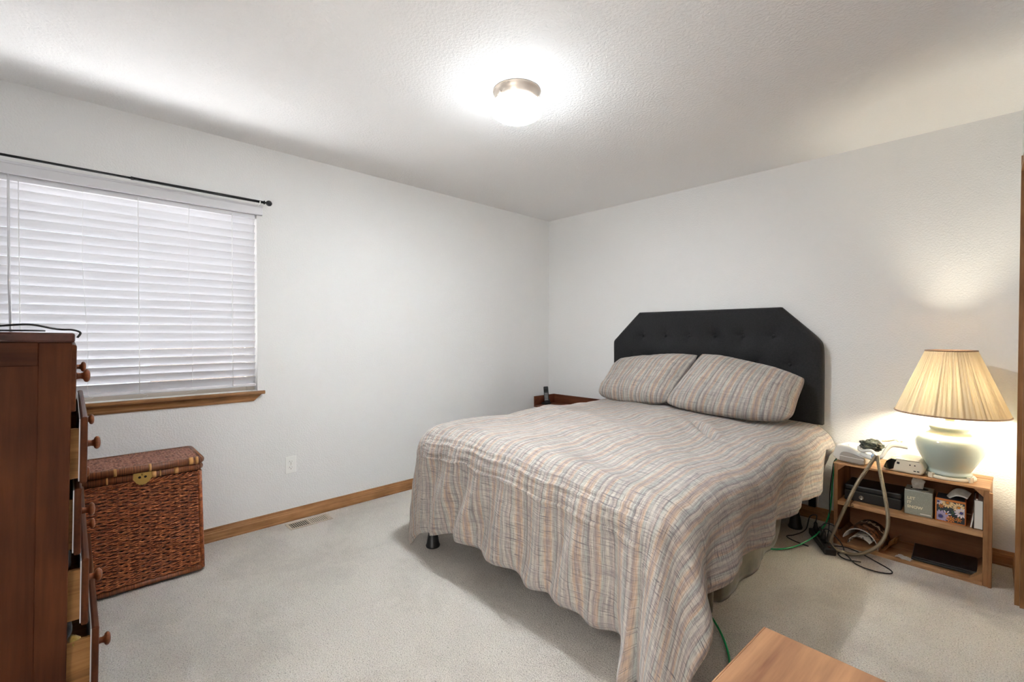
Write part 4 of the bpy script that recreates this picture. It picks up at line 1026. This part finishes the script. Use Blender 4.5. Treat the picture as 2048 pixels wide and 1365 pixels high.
# ------------------------------------------------------------------ cords, power strip, adapter beside the bed
psx, psy = 2.545, -.42
ps = thing('power_strip', 'black power strip with three plugs on the carpet by the crate', 'power strip', (psx, psy, .0), (0, 0, math.radians(-62)))
obj('case', bx(-.15, .15, -.029, .029, .0, .038, .006, seg=2), M_BLACKP, ps)
for k in range(5): obj('socket', bx(-.115+k*.045-.014, -.115+k*.045+.014, -.014, .014, .0375, .0388, .001), M_DARKP, ps)
obj('switch', bx(.115, .138, -.008, .008, .037, .043, .002), plain('dark red switch', lin(70, 20, 18), .3), ps)
PR = Matrix.Translation((psx, psy, 0)) @ Matrix.Rotation(math.radians(-62), 4, 'Z')
def plug(k, lean, label, cord):
    p = PR @ Vector((-.115+k*.045, 0, .039))
    t = thing('power_plug', label, 'plug', p, (lean, 0, math.radians(20*k)))
    obj('body', lathe(nb(), [(.015, 0), (.016, .012), (.012, .022), (.009, .040), (.005, .055)], 14), M_BLACKP, t)
    b = nb(); 
    for z in (.026, .032, .038, .044): tube(b, [(.0095-.0, 0, z)]+[(.0098*math.cos(a_), .0098*math.sin(a_), z) for a_ in [2*PI*i/12 for i in range(1, 13)]], .0012, 5)
    obj('strain_relief', b, M_BLACKP, t)
    top = p+Vector((0, 0, .055))
    inv = (Matrix.Translation(p) @ Matrix.Rotation(math.radians(20*k), 4, 'Z') @ Matrix.Rotation(lean, 4, 'X')).inverted()
    obj('cord', tube(nb(), [inv @ v_ for v_ in spline([top]+[Vector(c_) for c_ in cord], 8)], .003, 8), M_CABLE, t)
plug(0, .1, 'black plug standing in the strip end nearest the wall', [(2.49, -.30, .125), (2.45, -.28, .10), (2.44, -.33, .03), (2.40, -.40, .006), (2.37, -.46, .005), (2.42, -.50, .005), (2.50, -.52, .005)])
plug(2, -.1, 'black plug standing in the middle of the power strip', [(2.56, -.38, .12), (2.62, -.36, .10), (2.60, -.22, .06), (2.57, -.12, .012), (2.55, -.07, .008), (2.58, -.04, .008)])
plug(3, .15, 'black plug standing in the strip socket nearest the crate', [(2.58, -.43, .10), (2.64, -.44, .05), (2.66, -.46, .01), (2.64, -.50, .005), (2.68, -.55, .005), (2.75, -.53, .005)])
obj('cord', tube(nb(), [PR.inverted() @ v_ for v_ in spline([cw(.05, -.10, .006), cw(.10, -.14, .005), cw(.16, -.22, .005), cw(.24, -.235, .005), cw(.30, -.205, .005), cw(.295, -.16, .005), cw(.22, -.10, .005), cw(.13, -.04, .005), cw(.05, -.03, .006), (2.55, -.47, .006)], 10)], .003, 8), M_CABLE, ps)
MLI = (Matrix.Translation(cw(.055, .10, CHT)) @ Matrix.Rotation(math.radians(-14), 4, 'Z')).inverted()
obj('cord', tube(nb(), [MLI @ v_ for v_ in spline([cw(-.006, .09, .495), cw(-.018, .07, .47), cw(-.024, .06, .40), cw(-.034, .06, .28), cw(-.035, .06, .16), cw(-.028, .02, .07), cw(-.02, -.05, .02), cw(.01, -.10, .006)], 8)], .0026, 8), M_CABLE, ml)
tag(obj('green_hose', tube(nb(), spline([cw(.085, .26, .496), cw(.03, .27, .50), cw(-.03, .2, .48), cw(-.030, .10, .35), cw(-.032, .09, .25), cw(-.036, .06, .15), (2.54, -.36, .085), (2.51, -.48, .047), (2.46, -.60, .020), (2.40, -.69, .010), (2.34, -.74, .008), (2.25, -.80, .008), (2.12, -1.0, .008), (2.08, -1.3, .008), (2.2, -1.53, .008), (2.36, -1.60, .008), (2.43, -1.66, .008), (2.50, -1.75, .008), (2.56, -1.86, .008), (2.60, -2.0, .008), (2.68, -2.2, .008), (2.8, -2.36, .008), (2.9, -2.40, .008)], 8), .0042, 10), M_GREEN), 'bright green thin hose running over the carpet under the bed', 'hose')

# ------------------------------------------------------------------ low oak cabinet (right foreground)
TA = math.radians(-3.0)
tbx = thing('oak_cabinet', 'low oak cabinet with plain wood top in the near right corner', 'cabinet', (2.857, -2.447, 0), (0, 0, TA))
obj('top', bx(0.004, .46, -.80, 0, .528, .55, .003, seg=2), M_TABLE, tbx)
obj('edge_band', bx(0, .0042, -.80, 0, .528, .549, .001), M_TABLE, tbx)
obj('carcass', bx(.015, .45, -.785, -.015, .06, .528, .002), M_TABLE, tbx)
for z in (.10, .31):
    dd = obj('drawer', bx(.006, .015, -.76, -.04, z, z+.19, .003), M_TABLE, tbx)
    for y in (-.58, -.22): obj('knob', lathe(nb(), [(.006, 0), (.006, .010), (.014, .014), (.013, .022), (.003, .025)], 14, Matrix.Translation((.006, y, z+.095)) @ Matrix.Rotation(-PI/2, 4, 'Y')), M_BRASS, dd)
obj('plinth', bx(.03, .44, -.77, -.03, 0, .06), M_TABLE, tbx)
